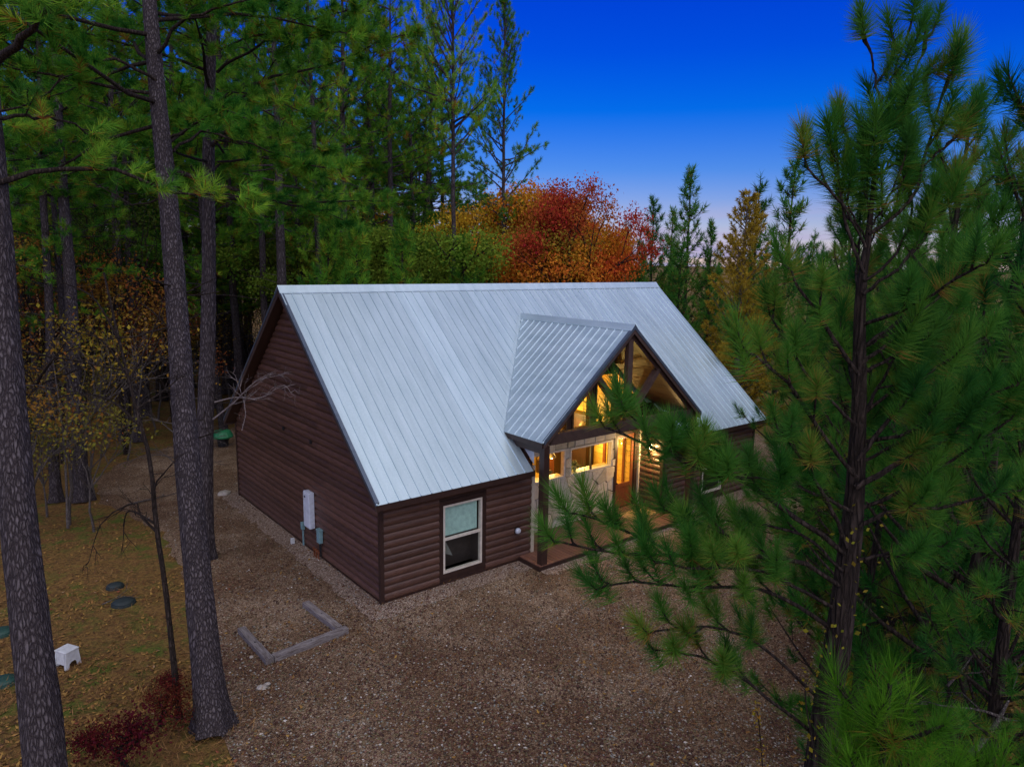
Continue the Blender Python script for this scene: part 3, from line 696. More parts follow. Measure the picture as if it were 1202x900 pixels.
# upper gable wall of boards with tall windows
up_holes = UP
gwall = part(wall_with_holes(XL, XR_, STOP+.002, 3.98, [u for u in UP], YW+.002, YW+.12), 'gable_wall', M_beam)
for a, b in ((5.0, 6.25), (6.25, 7.08), (7.08, 7.40), (7.40, 8.10), (8.10, 8.42), (8.42, 9.25), (9.25, 10.5)):
    zt = min(zporch(a), zporch(b))-.19; za, zb = zporch(a)-.19, zporch(b)-.19
    z0 = 3.982
    for u in UP:
        if u[0] <= (a+b)/2 <= u[1]: z0 = max(z0, u[3]) if u[3] > 3.98 else z0
    if zt > z0+.02: MB().prism([(a, z0), (b, z0), (b, zb), (a, za)], 1, YW+.002, YW+.12).build('gable_board', M_beam, gwall)
for u in UP: fixed_window(u, YW, m=M_beam, w=.045)
for xx in np.arange(XL+.15, XR_-.05, .30):
    segs = [(STOP+.01, zporch(xx)-.2)]
    for u in UP:
        if u[0]-.06 < xx < u[1]+.06: segs = [(u[3]+.06, zporch(xx)-.2)]
    for z0, z1 in segs:
        if z1-z0 > .1: MB().box((xx-.02, YW-.018, z0), (xx+.02, YW+.001, z1)).build('batten', M_beam, gwall)
# door
a, b, c, d = DOOR
dr = part(MB().box((a-.12, YW-.06, c), (a, YW+.12, d+.1)).box((b, YW-.06, c), (b+.14, YW+.12, d+.1)).box((a, YW-.06, d), (b, YW+.12, d+.1)), 'door', M_dark)
MB().box((a, YW+.0, c+.02), (a+.11, YW+.05, d)).box((b-.11, YW+.0, c+.02), (b, YW+.05, d)).box((a+.11, YW, d-.14), (b-.11, YW+.05, d)).box((a+.11, YW, c+.02), (b-.11, YW+.05, .42)).box((a+.11, YW, .86), (b-.11, YW+.05, 1.0)).build('door_leaf', M_door, dr)
MB().box((a+.11, YW+.015, .42), (b-.11, YW+.035, .86)).build('door_panel', M_door, dr)
MB().box((a+.11, YW+.02, 1.0), (b-.11, YW+.026, d-.14)).build('pane', M_glass, dr)
MB().lathe([(.012, 0), (.03, .01), (.03, .05), (.01, .06)], (a+.06, YW-.05, 1.02), 8).build('door_handle', M_black, dr)
part(MB().box((b+.14, YW+.0, DK), (XR_, YW+.12, STOP)).box((9.402, YW+.125, d+.1), (XR_, YW+.14, STOP)).box((9.402, YW+.0, d+.102), (b+.138, YW+.12, STOP)), 'wall', M_dark)

# ---- the lit living room behind the porch wall
RX0, RX1, RY1 = 4.9, 10.6, 6.2
zc = lambda x: zporch(x)-.27
iw = part(MB().prism([(RX0, DK), (RX1, DK), (RX1, zc(RX1)), (XC, zc(XC)), (RX0, zc(RX0))], 1, RY1, RY1+.05), 'interior_wall', M_pine_board)
for k in range(30):
    z = DK+k*.2; hw = min((RX1-RX0)/2-.01, (PZR-.3-z-.2)/SL)
    if hw < .2: break
    MB().box((XC-hw, RY1-.03, z+.004), (XC+hw, RY1-.001, z+.192)).build('board', M_pine_board, iw)
for xx in (RX0-.05, RX1):
    iw2 = part(MB().box((xx, YW+.16, DK), (xx+.05, RY1, zc(RX0)-.02)), 'interior_wall', M_pine_board)
    for k in range(19):
        z = DK+k*.2; q = xx+.05 if xx < XC else xx-.03
        MB().box((q+.001, YW+.2, z+.004), (q+.029, RY1-.04, z+.192)).build('board', M_pine_board, iw2)
part(MB().box((RX0, YW+.16, DK-.06), (RX1, RY1, DK)), 'interior_floor', M_pine_board)
for sg in (-1, 1):
    xx = RX0 if sg < 0 else RX1
    part(MB().add([(xx, YW+.15, zc(xx)), (XC, YW+.15, zc(XC)), (XC, RY1, zc(XC)), (xx, RY1, zc(xx)), (xx, YW+.15, zc(xx)+.04), (XC, YW+.15, zc(XC)+.04), (XC, RY1, zc(XC)+.04), (xx, RY1, zc(xx)+.04)],
         [(0, 1, 2, 3), (7, 6, 5, 4), (0, 4, 5, 1), (1, 5, 6, 2), (2, 6, 7, 3), (3, 7, 4, 0)]), 'interior_ceiling', M_pine_board)
# a chimney breast and cabinets seen as dark shapes through the glass
part(MB().box((10.15, 3.15, DK), (10.56, 5.9, 2.95)), 'interior_cupboard', M_dark)
part(MB().box((10.54, 2.55, DK), (10.572, 2.68, 3.9)).box((10.54, 1.62, DK), (10.572, 1.72, 3.9)), 'interior_post', M_door)
part(MB().box((9.55, 4.4, DK), (9.73, 4.6, 4.6)), 'interior_post', M_door)
part(MB().box((4.95, 5.9, 2.95), (10.55, 6.05, 3.15)), 'interior_beam', M_door)

def point(name, loc, e, c, r_, parent):
    l = bpy.data.lights.new(name, 'POINT'); l.energy = e; l.color = c; l.shadow_soft_size = r_
    o = ob(name, l, parent, loc); return o
def pendant(x, y, z, label, e):
    t = thing('pendant_lamp', label, 'lamp', (x, y, z), 'pendant lamps in the living room')
    MB().lathe([(.02, .16), (.05, .15), (.15, .02), (.15, .0)], (0, 0, 0), 12).build('lamp_shade', M_clay, t, smooth=True)
    MB().lathe([(.01, -.05), (.05, -.03), (.055, .01), (.02, .05)], (0, 0, 0), 10).build('bulb', M_bulb, t, smooth=True)
    MB().bar((0, 0, .16), (0, 0, zporch(x)-.30-z), .012, .012, (1, 0, 0)).build('cord', M_black, t)
    point('lamp_light', (0, 0, -.12), e, (1.0, .66, .20), .09, t)
for (x, y, z, l) in ((7.15, 2.2, 2.02, 'left one of two small pendant lamps inside the porch window beside the post'), (7.6, 2.2, 2.02, 'right one of two small pendant lamps inside the porch window beside the post'), (9.0, 4.2, 3.0, 'pendant lamp glowing inside behind the wide window'), (10.0, 3.2, 2.6, 'pendant lamp glowing inside beyond the front door'), (8.0, 4.4, 4.7, 'high pendant lamp glowing behind the tall gable windows')):
    pendant(x, y, z, l, 190 if z > 3 else (20 if z < 2.2 else 125))
def vase(x, w, lab):
    t = thing('potted_plant', lab, 'plant', (x, YW+.22, w))
    MB().lathe([(.035, 0), (.07, .03), (.08, .10), (.055, .16), (.06, .17)], (0, 0, 0), 10).build('pot', M_clay, t, smooth=True)
    rr = np.random.default_rng(int(x*10)); V = []; Fc = []
    for k in range(46):
        d_ = unit(rr.normal(0, 1, 3)*np.array((1, 1, .7))+np.array((0, 0, .6))); s_ = unit(np.cross(d_, rr.normal(0, 1, 3)))*.028
        o_ = np.array((0, 0, .15)); b_ = len(V); V += [o_, o_+d_*.12+s_, o_+d_*.23, o_+d_*.12-s_]; Fc.append((b_, b_+1, b_+2, b_+3))
    ob('leaves', mesh('leaves', V, Fc, M_leafy), t)
vase(7.75, 1.75, 'small potted plant on the sill of the wide porch window')
vase(6.55, 1.75, 'bushy potted plant on the sill of the porch window beside the post')
# porch wall lamp
wl = thing('wall_lamp', 'lit lantern on the log wall beside the front door', 'lamp', (XR_-.06, .42, 2.34))
MB().box((-.02, -.06, -.10), (.02, .06, .10)).box((-.10, -.012, .08), (-.02, .012, .10)).build('bracket', M_black, wl)
MB().lathe([(.03, -.12), (.055, -.10), (.065, .05), (.05, .07)], (-.12, 0, 0), 8).build('lamp_glass', M_lampglass, wl)
MB().lathe([(.08, .07), (.05, .12), (.01, .15)], (-.12, 0, 0), 8).build('lamp_cap', M_black, wl)
point('lamp_light', (-.12, 0, -.17), 55, (1.0, .64, .24), .03, wl)
# floor mat
dm = thing('doormat', 'tan coir doormat on the deck before the front door', 'doormat', (9.75, .22, DK))
MB().box((-.62, -.34, 0), (.62, .34, .018)).build('mat', M_mat, dm, bevel=.005)
MB().box((-.56, -.28, .018), (.56, .28, .022)).build('mat_pile', M_mat, dm)

# ------------------------------------------------------------------ fittings on the walls
el = thing('electric_panel', 'tall pale grey electric meter panel on the gable wall', 'electric box', (-.06, 4.02, .78))
MB().box((-.16, -.20, 0), (0, .20, 1.07)).build('cabinet', M_box, el, bevel=.012)
MB().box((-.175, -.18, .04), (-.16, .18, 1.03)).build('door', M_box, el, bevel=.004)
MB().box((-.182, .02, .90), (-.175, .12, .95)).build('name_plate', M_black, el)
jb = thing('junction_box', 'teal grey junction box low beside the electric panel', 'electric box', (-.06, 3.40, .50))
MB().box((-.11, -.10, 0), (0, .10, .38)).build('case', M_teal, jb, bevel=.01)
MB().box((-.12, -.115, .36), (0, .115, .40)).build('lid', M_teal, jb)
MB().bar((-.05, 0, -.42), (-.05, 0, 0), .05, .05, (1, 0, 0)).build('conduit', M_black, jb)
j2 = thing('outlet_box', 'small grey outlet box on a conduit left of the electric panel', 'electric box', (-.06, 4.62, .52))
MB().box((-.09, -.06, 0), (0, .06, .22)).build('case', M_teal, j2, bevel=.008)
MB().bar((-.04, 0, -.5), (-.04, 0, 0), .035, .035, (1, 0, 0)).build('conduit', M_teal, j2)
j3 = thing('hose_tap', 'dark red pipe valves low on the wall below the junction box', 'tap', (-.06, 3.55, .0))
for dy in (-.10, .06, .2): MB().bar((-.08, dy, -.02), (-.08, dy, .26), .035, .035, (1, 0, 0)).build('pipe', M_door, j3)
MB().bar((-.08, -.16, .2), (-.08, .28, .2), .04, .04).build('valve', M_door, j3)
j4 = thing('cable_stub', 'small white cable stub standing at the wall foot by the outlet box', 'cable box', (-.28, 5.0, -.01))
MB().box((-.05, -.05, 0), (.05, .05, .17)).build('case', M_white, j4, bevel=.01)
fv = thing('dryer_vent', 'round white vent hood on the log wall right of the window', 'vent', (4.27, -.06, .93))
MB().box((-.085, -.02, -.085), (.085, 0, .085)).build('plate', M_black, fv)
v_ = MB().lathe([(.085, .0), (.085, .05), (.06, .09), (.02, .10)], (0, 0, 0), 14); 
v_.V = [(x, -z-.02, y) for x, y, z in v_.V]; v_.build('hood', M_box, fv, smooth=True)

# ------------------------------------------------------------------ small things on the ground
def timber(p, q, lab):
    p = Vector((*p, 0)); q = Vector((*q, 0)); L = (q-p).length
    o = thing('landscape_timber', lab, 'timber', (p.x, p.y, -.02), None); o.rotation_euler = (0, 0, math.atan2(q.y-p.y, q.x-p.x))
    rr = random.Random(lab); mb = MB(); n = 8; V = []; w_, h_ = .085, .13
    for i in range(n+1):
        x = L*i/n; j = lambda: rr.uniform(-.006, .006)
        V += [(x, -w_+j(), 0), (x, w_+j(), 0), (x, w_+j(), h_*.93+j()), (x, w_*.93+j(), h_+j()), (x, -w_*.93+j(), h_+j()), (x, -w_+j(), h_*.93+j())]
    Fc = [tuple(range(6)), tuple(range(n*6, n*6+6))[::-1]]
    for i in range(n): Fc += [(i*6+k, i*6+6+k, i*6+6+(k+1) % 6, i*6+(k+1) % 6) for k in range(6)]
    mb.add(V, Fc).build('beam', M_timber, o)
    MB().lathe([(.016, 0), (.016, .012), (.006, .014)], (L*.5, 0, h_-.004), 6).build('spike_head', M_black, o)
timber((-3.23, .70), (-3.20, -.98), 'grey weathered timber at the left of the open U on the gravel')
timber((-3.10, -.90), (-1.32, -.74), 'grey weathered timber along the near side of the open U')
timber((-1.56, 1.02), (-1.46, -.62), 'grey weathered timber at the right of the open U near the cabin corner')
st = thing('plastic_stool', 'small white plastic step stool with arched feet on the leaf litter', 'stool', tuple(gpt(80, 779)[:2])+(-.03,)); st.rotation_euler = (0, 0, R(30)); st.scale = (.85, .85, .85)
mb = MB(); mb.prism([(-.21, 0), (-.12, 0), (-.10, .12), (-.04, .17), (.04, .17), (.10, .12), (.12, 0), (.21, 0), (.16, .42), (-.16, .42)], 1, -.19, -.15).prism([(-.21, 0), (-.12, 0), (-.10, .12), (-.04, .17), (.04, .17), (.10, .12), (.12, 0), (.21, 0), (.16, .42), (-.16, .42)], 1, .15, .19)
mb.build('side', M_white, st)
MB().prism([(-.17, .0), (-.13, 0), (-.13, .42), (-.16, .42)], 0, -.2, -.2+.001).box((-.165, -.15, .10), (-.14, .15, .419)).box((.14, -.15, .10), (.165, .15, .419)).build('end', M_white, st)
MB().box((-.18, -.2, .42), (.18, .2, .455)).build('seat', M_white, st, bevel=.012)
for (u, v, r_, lab, m_) in ((135, 688, .20, 'dark flat septic lid in the leaves farther from the camera', M_darklid), (145, 707, .26, 'wider dark flat septic lid beside the thin bare sapling', M_darklid),
                           (4, 800, .24, 'green domed utility lid left of the large trunk', M_greenlid), (2, 742, .24, 'dark green domed lid at the frame edge behind the large trunk', M_greenlid)):
    g_ = gpt(u, v); t = thing('ground_lid', lab, 'lid', (g_[0], g_[1], -.03))
    MB().lathe([(r_*1.08, 0), (r_*1.05, .05), (r_*.98, .055)], (0, 0, 0), 18).build('rim', m_, t)
    MB().lathe([(r_*.98, .05), (r_*.9, .085), (r_*.5, .11), (r_*.05, .12)], (0, 0, 0), 18).build('cover', m_, t, smooth=True)
def rock(u, v, s, lab, seed):
    rr = np.random.default_rng(seed); g_ = gpt(u, v)
    th = np.linspace(0, 6.283, 9)[:-1]; V = [(0, 0, .62)]; 
    for z, r_ in ((.5, .6), (.22, 1.0), (-.1, 1.02)):
        for a in th: q = r_*(1+rr.normal(0, .12)); V.append((q*math.cos(a)*1.25, q*math.sin(a), z+rr.normal(0, .05)))
    Fc = [(0, 1+i, 1+(i+1) % 8) for i in range(8)]+[(1+k*8+i, 9+k*8+i, 9+k*8+(i+1) % 8, 1+k*8+(i+1) % 8) for k in range(2) for i in range(8)]
    o = ob('rock', mesh('rock', np.array(V)*s, Fc, M_rock), None, (g_[0], g_[1], -.02)); o.rotation_euler = (0, 0, seed); tag(o, lab, 'rock')
rock(263, 579, .21, 'long pale rock on the gravel near the rear cabin corner', 1)
rock(307, 806, .085, 'pale rock on the gravel beside the twin trunk base, the larger of a pair', 2)
rock(313, 802, .06, 'flat white rock touching a larger pale one near the trunk base', 3)
rock(295, 770, .045, 'tiny tan stone between the trunk and the open timber U', 4)
rock(343, 614, .075, 'small white stone at the foot of the gable wall', 5)
rock(617, 640, .06, 'small white stone at the foot of the porch post', 6)
bn = gpt(262, 523); gbn = thing('green_bin', 'small green topped bin standing on the path behind the cabin', 'bin', (bn[0], bn[1], -.02))
MB().lathe([(.22, 0), (.26, .3), (.28, .42)], (0, 0, 0), 12).build('body', M_black, gbn)
MB().lathe([(.44, .42), (.46, .48), (.34, .72), (.06, .78)], (0, 0, 0), 14).build('lid', M_brightgreen, gbn)
#TREES
# ------------------------------------------------------------------ trees
def needles(P, D, size, per, L, w, rng, shoot=.9, spread=(14, 72), droop=.12, tint=None):
    """fans of pine needles: P shoot tips, D shoot directions; one thin blade each"""
    P = np.asarray(P, float); D = unit(np.asarray(D, float)); n = len(P); size = np.asarray(size, float)*np.ones(n)
    t = rng.random((n, per)); th = np.radians(spread[0]+(spread[1]-spread[0])*t**.8+rng.normal(0, 7, (n, per))); ph = rng.uniform(0, 2*np.pi, (n, per))
    ref = np.where(np.abs(D[:, 2:3]) < .9, np.array([[0, 0, 1.]]), np.array([[1., 0, 0]])); A = unit(np.cross(D, ref)); B = np.cross(D, A)
    dr = D[:, None]*np.cos(th)[..., None]+(A[:, None]*np.cos(ph)[..., None]+B[:, None]*np.sin(ph)[..., None])*np.sin(th)[..., None]
    dr = dr + np.array((0, 0, -1.))*droop*rng.random((n, per, 1)); dr = unit(dr)
    ln = (L*size)[:, None]*rng.uniform(.75, 1.1, (n, per))
    root = P[:, None]-D[:, None]*((t*shoot*L*1.1)*size[:, None])[..., None]
    sd_ = unit(np.cross(dr, rng.normal(0, 1, dr.shape)))*w*.5
    V = np.stack([root-sd_, root+sd_, root+dr*ln[..., None]], 2)
    if tint is None: tint = np.clip(rng.beta(1.3, 1.7, n), 0, 1)
    tn = np.clip(np.repeat(np.asarray(tint)[:, None], per, 1)+rng.normal(0, .09, (n, per))+(t > .86)*rng.random((n, per))*.5, 0, 1)
    V = V.reshape(-1, 3)
    return V, np.arange(len(V)).reshape(-1, 3), np.repeat(tn.ravel(), 3)

def limb_path(h0, az, el, L, rng, n=6, curve=.25, wob=.06, base=(0, 0, 0)):
    d = np.array((math.cos(az)*math.cos(el), math.sin(az)*math.cos(el), math.sin(el))); p = np.array(base, float)+np.array((0, 0, h0)); out = [p]
    for i in range(1, n):
        d = unit(d+np.array((0, 0, curve/n))+rng.normal(0, wob, 3)); p = p+d*L/(n-1); out.append(p)
    return np.array(out)

def side_twigs(path, rng, step, lmax, lmin=.25, start=.3, ang=50, lift=.25):
    """twig ends and directions along a limb"""
    seg = np.linalg.norm(np.diff(path, axis=0), axis=1); cum = np.concatenate(([0], np.cumsum(seg))); L = cum[-1]; tw = []
    s = L*start; sgn = 1
    while s < L:
        i = min(len(path)-2, np.searchsorted(cum, s)-1); i = max(i, 0); f = (s-cum[i])/(seg[i]+1e-9); p = path[i]*(1-f)+path[i+1]*f
        d = unit(path[i+1]-path[i]); sd_ = unit(np.cross(d, (0, 0, 1))); a = R(ang+rng.normal(0, 10))
        q = unit(d*math.cos(a)+sgn*sd_*math.sin(a)+np.array((0, 0, lift+rng.normal(0, .2)))); l = lmin+(lmax-lmin)*(1-s/L)*rng.uniform(.6, 1.1)
        tw.append((p, p+q*l, q)); sgn = -sgn; s += step*rng.uniform(.7, 1.3)
    d = unit(path[-1]-path[-2]); tw.append((path[-1]-d*.02, path[-1]+d*.08, d))
    return tw

def pine_variant(seed, H, r0, cb, Lmax, nl, per, L, w, step=.5, m=None, lean=.0, stubs=10, bark=None, twl=.9, nseg=9, size=1.0, el0=-8):
    """a tall pine: trunk with limbs, and its needle crown"""
    rng = np.random.default_rng(seed); hs = np.linspace(0, H, 14)
    tr = np.stack([np.cumsum(rng.normal(0, .035, 14))+lean*hs, np.cumsum(rng.normal(0, .035, 14)), hs], -1)
    rad = r0*(1-hs/H)**.75*(1+.35*np.exp(-hs/.5))+.02
    parts = [tube(tr, rad, nseg)]; P, D, Sz = [], [], []
    at = lambda h: np.array((np.interp(h, hs, tr[:, 0]), np.interp(h, hs, tr[:, 1]), h))
    for k in range(nl):
        f = (k+rng.random())/nl; h = H*(cb+(1-cb)*f**.9)*.995; Ls = (Lmax*(1-f)**.65*rng.uniform(.6, 1.1)+.45)*(.55+.45*min(1, f*5+.2))
        path = limb_path(0, rng.uniform(0, 6.28), R(el0+50*f+rng.normal(0, 11)), Ls, rng, base=at(h))
        parts.append(tube(path, np.linspace(.018+.008*Ls, .010, 6), 5))
        for p, q, d in side_twigs(path, rng, step, twl*min(1, Ls/2.2)):
            parts.append(tube(np.array((p, (p+q)/2, q)), (.011, .009, .006), 3))
            P.append(q); D.append(d+np.array((0, 0, .35))); Sz.append(rng.uniform(.8, 1.2))
            P.append(q+rng.normal(0, .17, 3)-d*.1); D.append(d+rng.normal(0, .5, 3)+np.array((0, 0, .5))); Sz.append(rng.uniform(.75, 1.1))
            if np.linalg.norm(q-p) > .5: P.append((p+q)/2+rng.normal(0, .08, 3)); D.append(d+rng.normal(0, .5, 3)+np.array((0, 0, .4))); Sz.append(rng.uniform(.7, 1.0))
    for k in range(stubs):
        h = H*rng.uniform(cb*.35, cb); path = limb_path(0, rng.uniform(0, 6.28), R(rng.normal(5, 15)), rng.uniform(.5, 2.2), rng, base=at(h), curve=-.1, wob=.12)
        parts.append(tube(path, np.linspace(.022, .005, 6), 4))
    V, Fc = join(parts); tm = mesh('trunk', V, Fc, bark or M_bark, smooth=True)
    V, Fc, T = needles(P, D, np.array(Sz)*size, per, L, w, rng); cm_ = mesh('crown', V, Fc, m or M_needle, attrs={'tint': T})
    return tm, cm_

def young_pine_variant(seed, H, per, L, w, m=None, spread=.36, whorl=.45, r0=.11, bark=None, per_whorl=6, step=.30, lo=.06):
    rng = np.random.default_rng(seed); hs = np.linspace(0, H, 12)
    tr = np.stack([np.cumsum(rng.normal(0, .03, 12)), np.cumsum(rng.normal(0, .03, 12)), hs], -1)
    parts = [tube(tr, r0*(1-hs/H)**.8+.012, 8)]; P, D, Sz = [], [], []
    h = H*lo
    while h < H-.2:
        Lb = ((H-h)*spread+.35)*min(1, .55+h/H*2)
        for k in range(per_whorl):
            Lk = Lb*rng.uniform(.6, 1.1); path = limb_path(0, k*6.283/per_whorl+rng.normal(0, .4), R(8+35*h/H+rng.normal(0, 8)), Lk, rng, curve=.7, base=(np.interp(h, hs, tr[:, 0]), np.interp(h, hs, tr[:, 1]), h+rng.normal(0, .08)))
            parts.append(tube(path, np.linspace(.012+.010*Lk, .008, 6), 5))
            for p, q, d in side_twigs(path, rng, step, .75*min(1, Lk/1.6), .18, .22, 42, .45):
                parts.append(tube(np.array((p, (p+q)/2, q)), (.009, .008, .006), 3)); P.append(q); D.append(d+np.array((0, 0, .7))); Sz.append(rng.uniform(.8, 1.25))
        h += whorl*rng.uniform(.75, 1.2)
    P.append(np.array((tr[-1, 0], tr[-1, 1], H+.1))); D.append((0, 0, 1)); Sz.append(1.2)
    V, Fc = join(parts); tm = mesh('trunk', V, Fc, bark or M_bark_dark, smooth=True)
    V, Fc, T = needles(P, D, Sz, per, L, w, rng, shoot=1.15, spread=(12, 80), droop=.06); cm_ = mesh('crown', V, Fc, m or M_needle_young, attrs={'tint': T})
    return tm, cm_

def broadleaf_variant(seed, H, r0, width, nleaf, ls, cbase=.3, levels=4, clump=.5, bark=None):
    rng = np.random.default_rng(seed); parts = []; tips = []
    def grow(p, d, L, r_, lv):
        n = 5; path = [p]
        for i in range(n-1): d = unit(d+rng.normal(0, .13, 3)+np.array((0, 0, .05))); p = p+d*L/(n-1); path.append(p)
        parts.append(tube(path, np.linspace(r_, r_*.62, n), 6 if lv < 2 else 4))
        if lv >= levels: tips.append(p); tips.append((path[2]+p)/2); return
        if lv >= 2: tips.append(p)
        for k in range(3 if lv < 2 else 2+(rng.random() < .5)):
            a = rng.uniform(0, 6.283); dv = np.array((math.cos(a), math.sin(a), 0))*width; grow(p, unit(d+dv*rng.uniform(.5, 1.1)), L*rng.uniform(.6, .85), r_*.58, lv+1)
        if lv < 2: grow(p, unit(d+rng.normal(0, .2, 3)), L*.8, r_*.62, lv+1)
    grow(np.zeros(3), np.array((0, 0, 1.)), H*cbase, r0, 0)
    V, Fc = join(parts); zmax = max(t[2] for t in tips); sc = H/zmax*.97; V = V*sc; tips = np.array(tips)*sc
    tm = mesh('trunk', V, Fc, bark or M_bark_dark, smooth=True)
    ci_ = rng.integers(0, len(tips), nleaf); ctr = tips[ci_]; pos = ctr+rng.normal(0, 1, (nleaf, 3))*np.array((clump, clump, clump*.7))
    nv = unit(rng.normal(0, 1, (nleaf, 3))+np.array((0, 0, .5))); a_ = unit(np.cross(nv, rng.normal(0, 1, (nleaf, 3)))); b_ = np.cross(nv, a_); s = ls*rng.uniform(.6, 1.3, nleaf)[:, None]
    V = np.stack([pos-a_*s, pos+b_*s*.6-nv*s*.15, pos+a_*s, pos-b_*s*.6-nv*s*.15], 1).reshape(-1, 3)
    ct = rng.beta(1.6, 1.6, len(tips)); csm = np.clip(.5+(vnoise(tips[:, 0]*1.0+tips[:, 2], tips[:, 1]+tips[:, 2]*.7, .55, seed)-.5)*1.2, 0, 1)
    tint = np.clip(csm[ci_]*.7+ct[ci_]*.3+rng.normal(0, .10, nleaf), 0, 1); shade = np.clip(rng.beta(2.2, 2.2, nleaf)*.75+ct[ci_]*.25, 0, 1)
    cm_ = mesh('crown', V, np.arange(nleaf*4).reshape(-1, 4), M_leaf, attrs={'tint': np.repeat(tint, 4), 'shade': np.repeat(shade, 4)})
    return tm, cm_

def tree(name, label, cat, tm, cm_, x, y, s=1.0, rz=0.0, group=None, color=None, sz=None, tilt=(0, 0), z=-.03):
    t = thing(name, label, cat, (x, y, z), group); t.rotation_euler = (tilt[0], tilt[1], rz); t.scale = (s, s, sz or s)
    ob('trunk', tm, t)
    if cm_:
        c = ob('crown', cm_, t)
        if color: c.color = (*color, 1)
    return t

PINE = [pine_variant(11, 22, .24, .40, 3.8, 62, 44, .29, .026), pine_variant(12, 24, .27, .44, 4.1, 64, 44, .29, .026), pine_variant(13, 20, .20, .38, 3.4, 58, 44, .29, .026),
        pine_variant(14, 21, .17, .52, 4.7, 62, 40, .24, .022, stubs=16, twl=1.3, step=.38, el0=20), pine_variant(15, 22, .17, .44, 3.9, 62, 40, .24, .022, stubs=16, twl=1.1, step=.38, el0=18)]
YOUNG = [young_pine_variant(21, 9.0, 140, .21, .0085, r0=.10, step=.50, whorl=.66, per_whorl=5), young_pine_variant(22, 7.2, 140, .21, .0085, r0=.09, step=.48, whorl=.60, per_whorl=5), young_pine_variant(23, 10.5, 130, .21, .009, r0=.12, spread=.30, step=.50, whorl=.66, per_whorl=5)]
FARPINE = [young_pine_variant(31, 11, 22, .30, .035, spread=.24, whorl=.6, step=.42, per_whorl=5), young_pine_variant(32, 12, 22, .30, .035, spread=.20, whorl=.7, step=.42, per_whorl=5)]
GREENPINE = [young_pine_variant(24, 9.5, 40, .30, .026, m=M_needle, spread=.30, step=.4, whorl=.6), young_pine_variant(25, 10, 40, .30, .026, m=M_needle, spread=.27, step=.4, whorl=.6)]
LEAFY = [broadleaf_variant(41, 11, .16, .75, 15000, .078, clump=.36), broadleaf_variant(42, 12, .17, .85, 15000, .078, clump=.36), broadleaf_variant(43, 9, .12, .8, 13000, .075, .22, clump=.34), broadleaf_variant(44, 13, .2, .62, 17000, .08, .28, clump=.40)]
THIN = [broadleaf_variant(45, 10, .11, .75, 3200, .075, clump=.42), broadleaf_variant(46, 12, .13, .7, 3600, .075, clump=.45)]
SPARSE = [broadleaf_variant(51, 6.5, .06, .8, 650, .075, .3, 4, .45, M_bark_grey), broadleaf_variant(52, 5.0, .05, .9, 650, .075, .25, 4, .4, M_bark_grey), broadleaf_variant(53, 8, .08, .7, 650, .08, .35, 4, .5, M_bark_grey)]
BUSH = [broadleaf_variant(61, 1.6, .03, 1.3, 1500, .05, .12, 3, .28), broadleaf_variant(62, 2.2, .035, 1.2, 1800, .055, .12, 3, .32)]

GREENLEAF = (.09, .17, .022); YEL = (.58, .34, .03); ORG = (.62, .22, .026); RED = (.52, .085, .022); RUST = (.40, .092, .026); BRN = (.26, .105, .03); OLV = (.20, .185, .03)

# ---- pines whose trunks stand clear in the photograph
def trunk_only(name, label, base, top, H, r0, seed, crown=None, bark=None, flare=.35, group=None):
    """a big pine standing near: trunk built for it, leaning from base to the point it passes at the top of the picture"""
    rng = np.random.default_rng(seed); t = thing(name, label, 'pine tree', (base[0], base[1], -.03), group)
    d = (np.array(top)-np.array((base[0], base[1], 0)))/top[2]; hs = np.concatenate((np.linspace(0, 1.2, 7), np.linspace(1.6, H, 50)))
    tr = np.stack([d[0]*hs+.03*np.sin(hs*.7+seed), d[1]*hs+.03*np.cos(hs*.6+seed), hs], -1)
    rad = r0*(1-hs/H*.8)**.9*(1+flare*np.exp(-hs/.45))
    V, Fc = tube(tr, rad, 28, rng, .022); V = V.reshape(len(hs), 28, 3); th_ = np.arange(28)*2*np.pi/28
    lob = 1+(.20*np.cos(5*th_+seed)+.14*np.cos(3*th_+2*seed))[None]*np.exp(-hs/.35)[:, None]+(.03*np.cos(7*th_+seed))[None]
    V = (tr[:, None]+(V-tr[:, None])*lob[..., None]).reshape(-1, 3); ob('trunk', mesh('trunk', V, Fc, bark or M_bark, smooth=True), t)
    t['_'] = 0; del t['_']
    at = lambda h: np.array((np.interp(h, hs, tr[:, 0]), np.interp(h, hs, tr[:, 1]), h))
    return t, at, rng
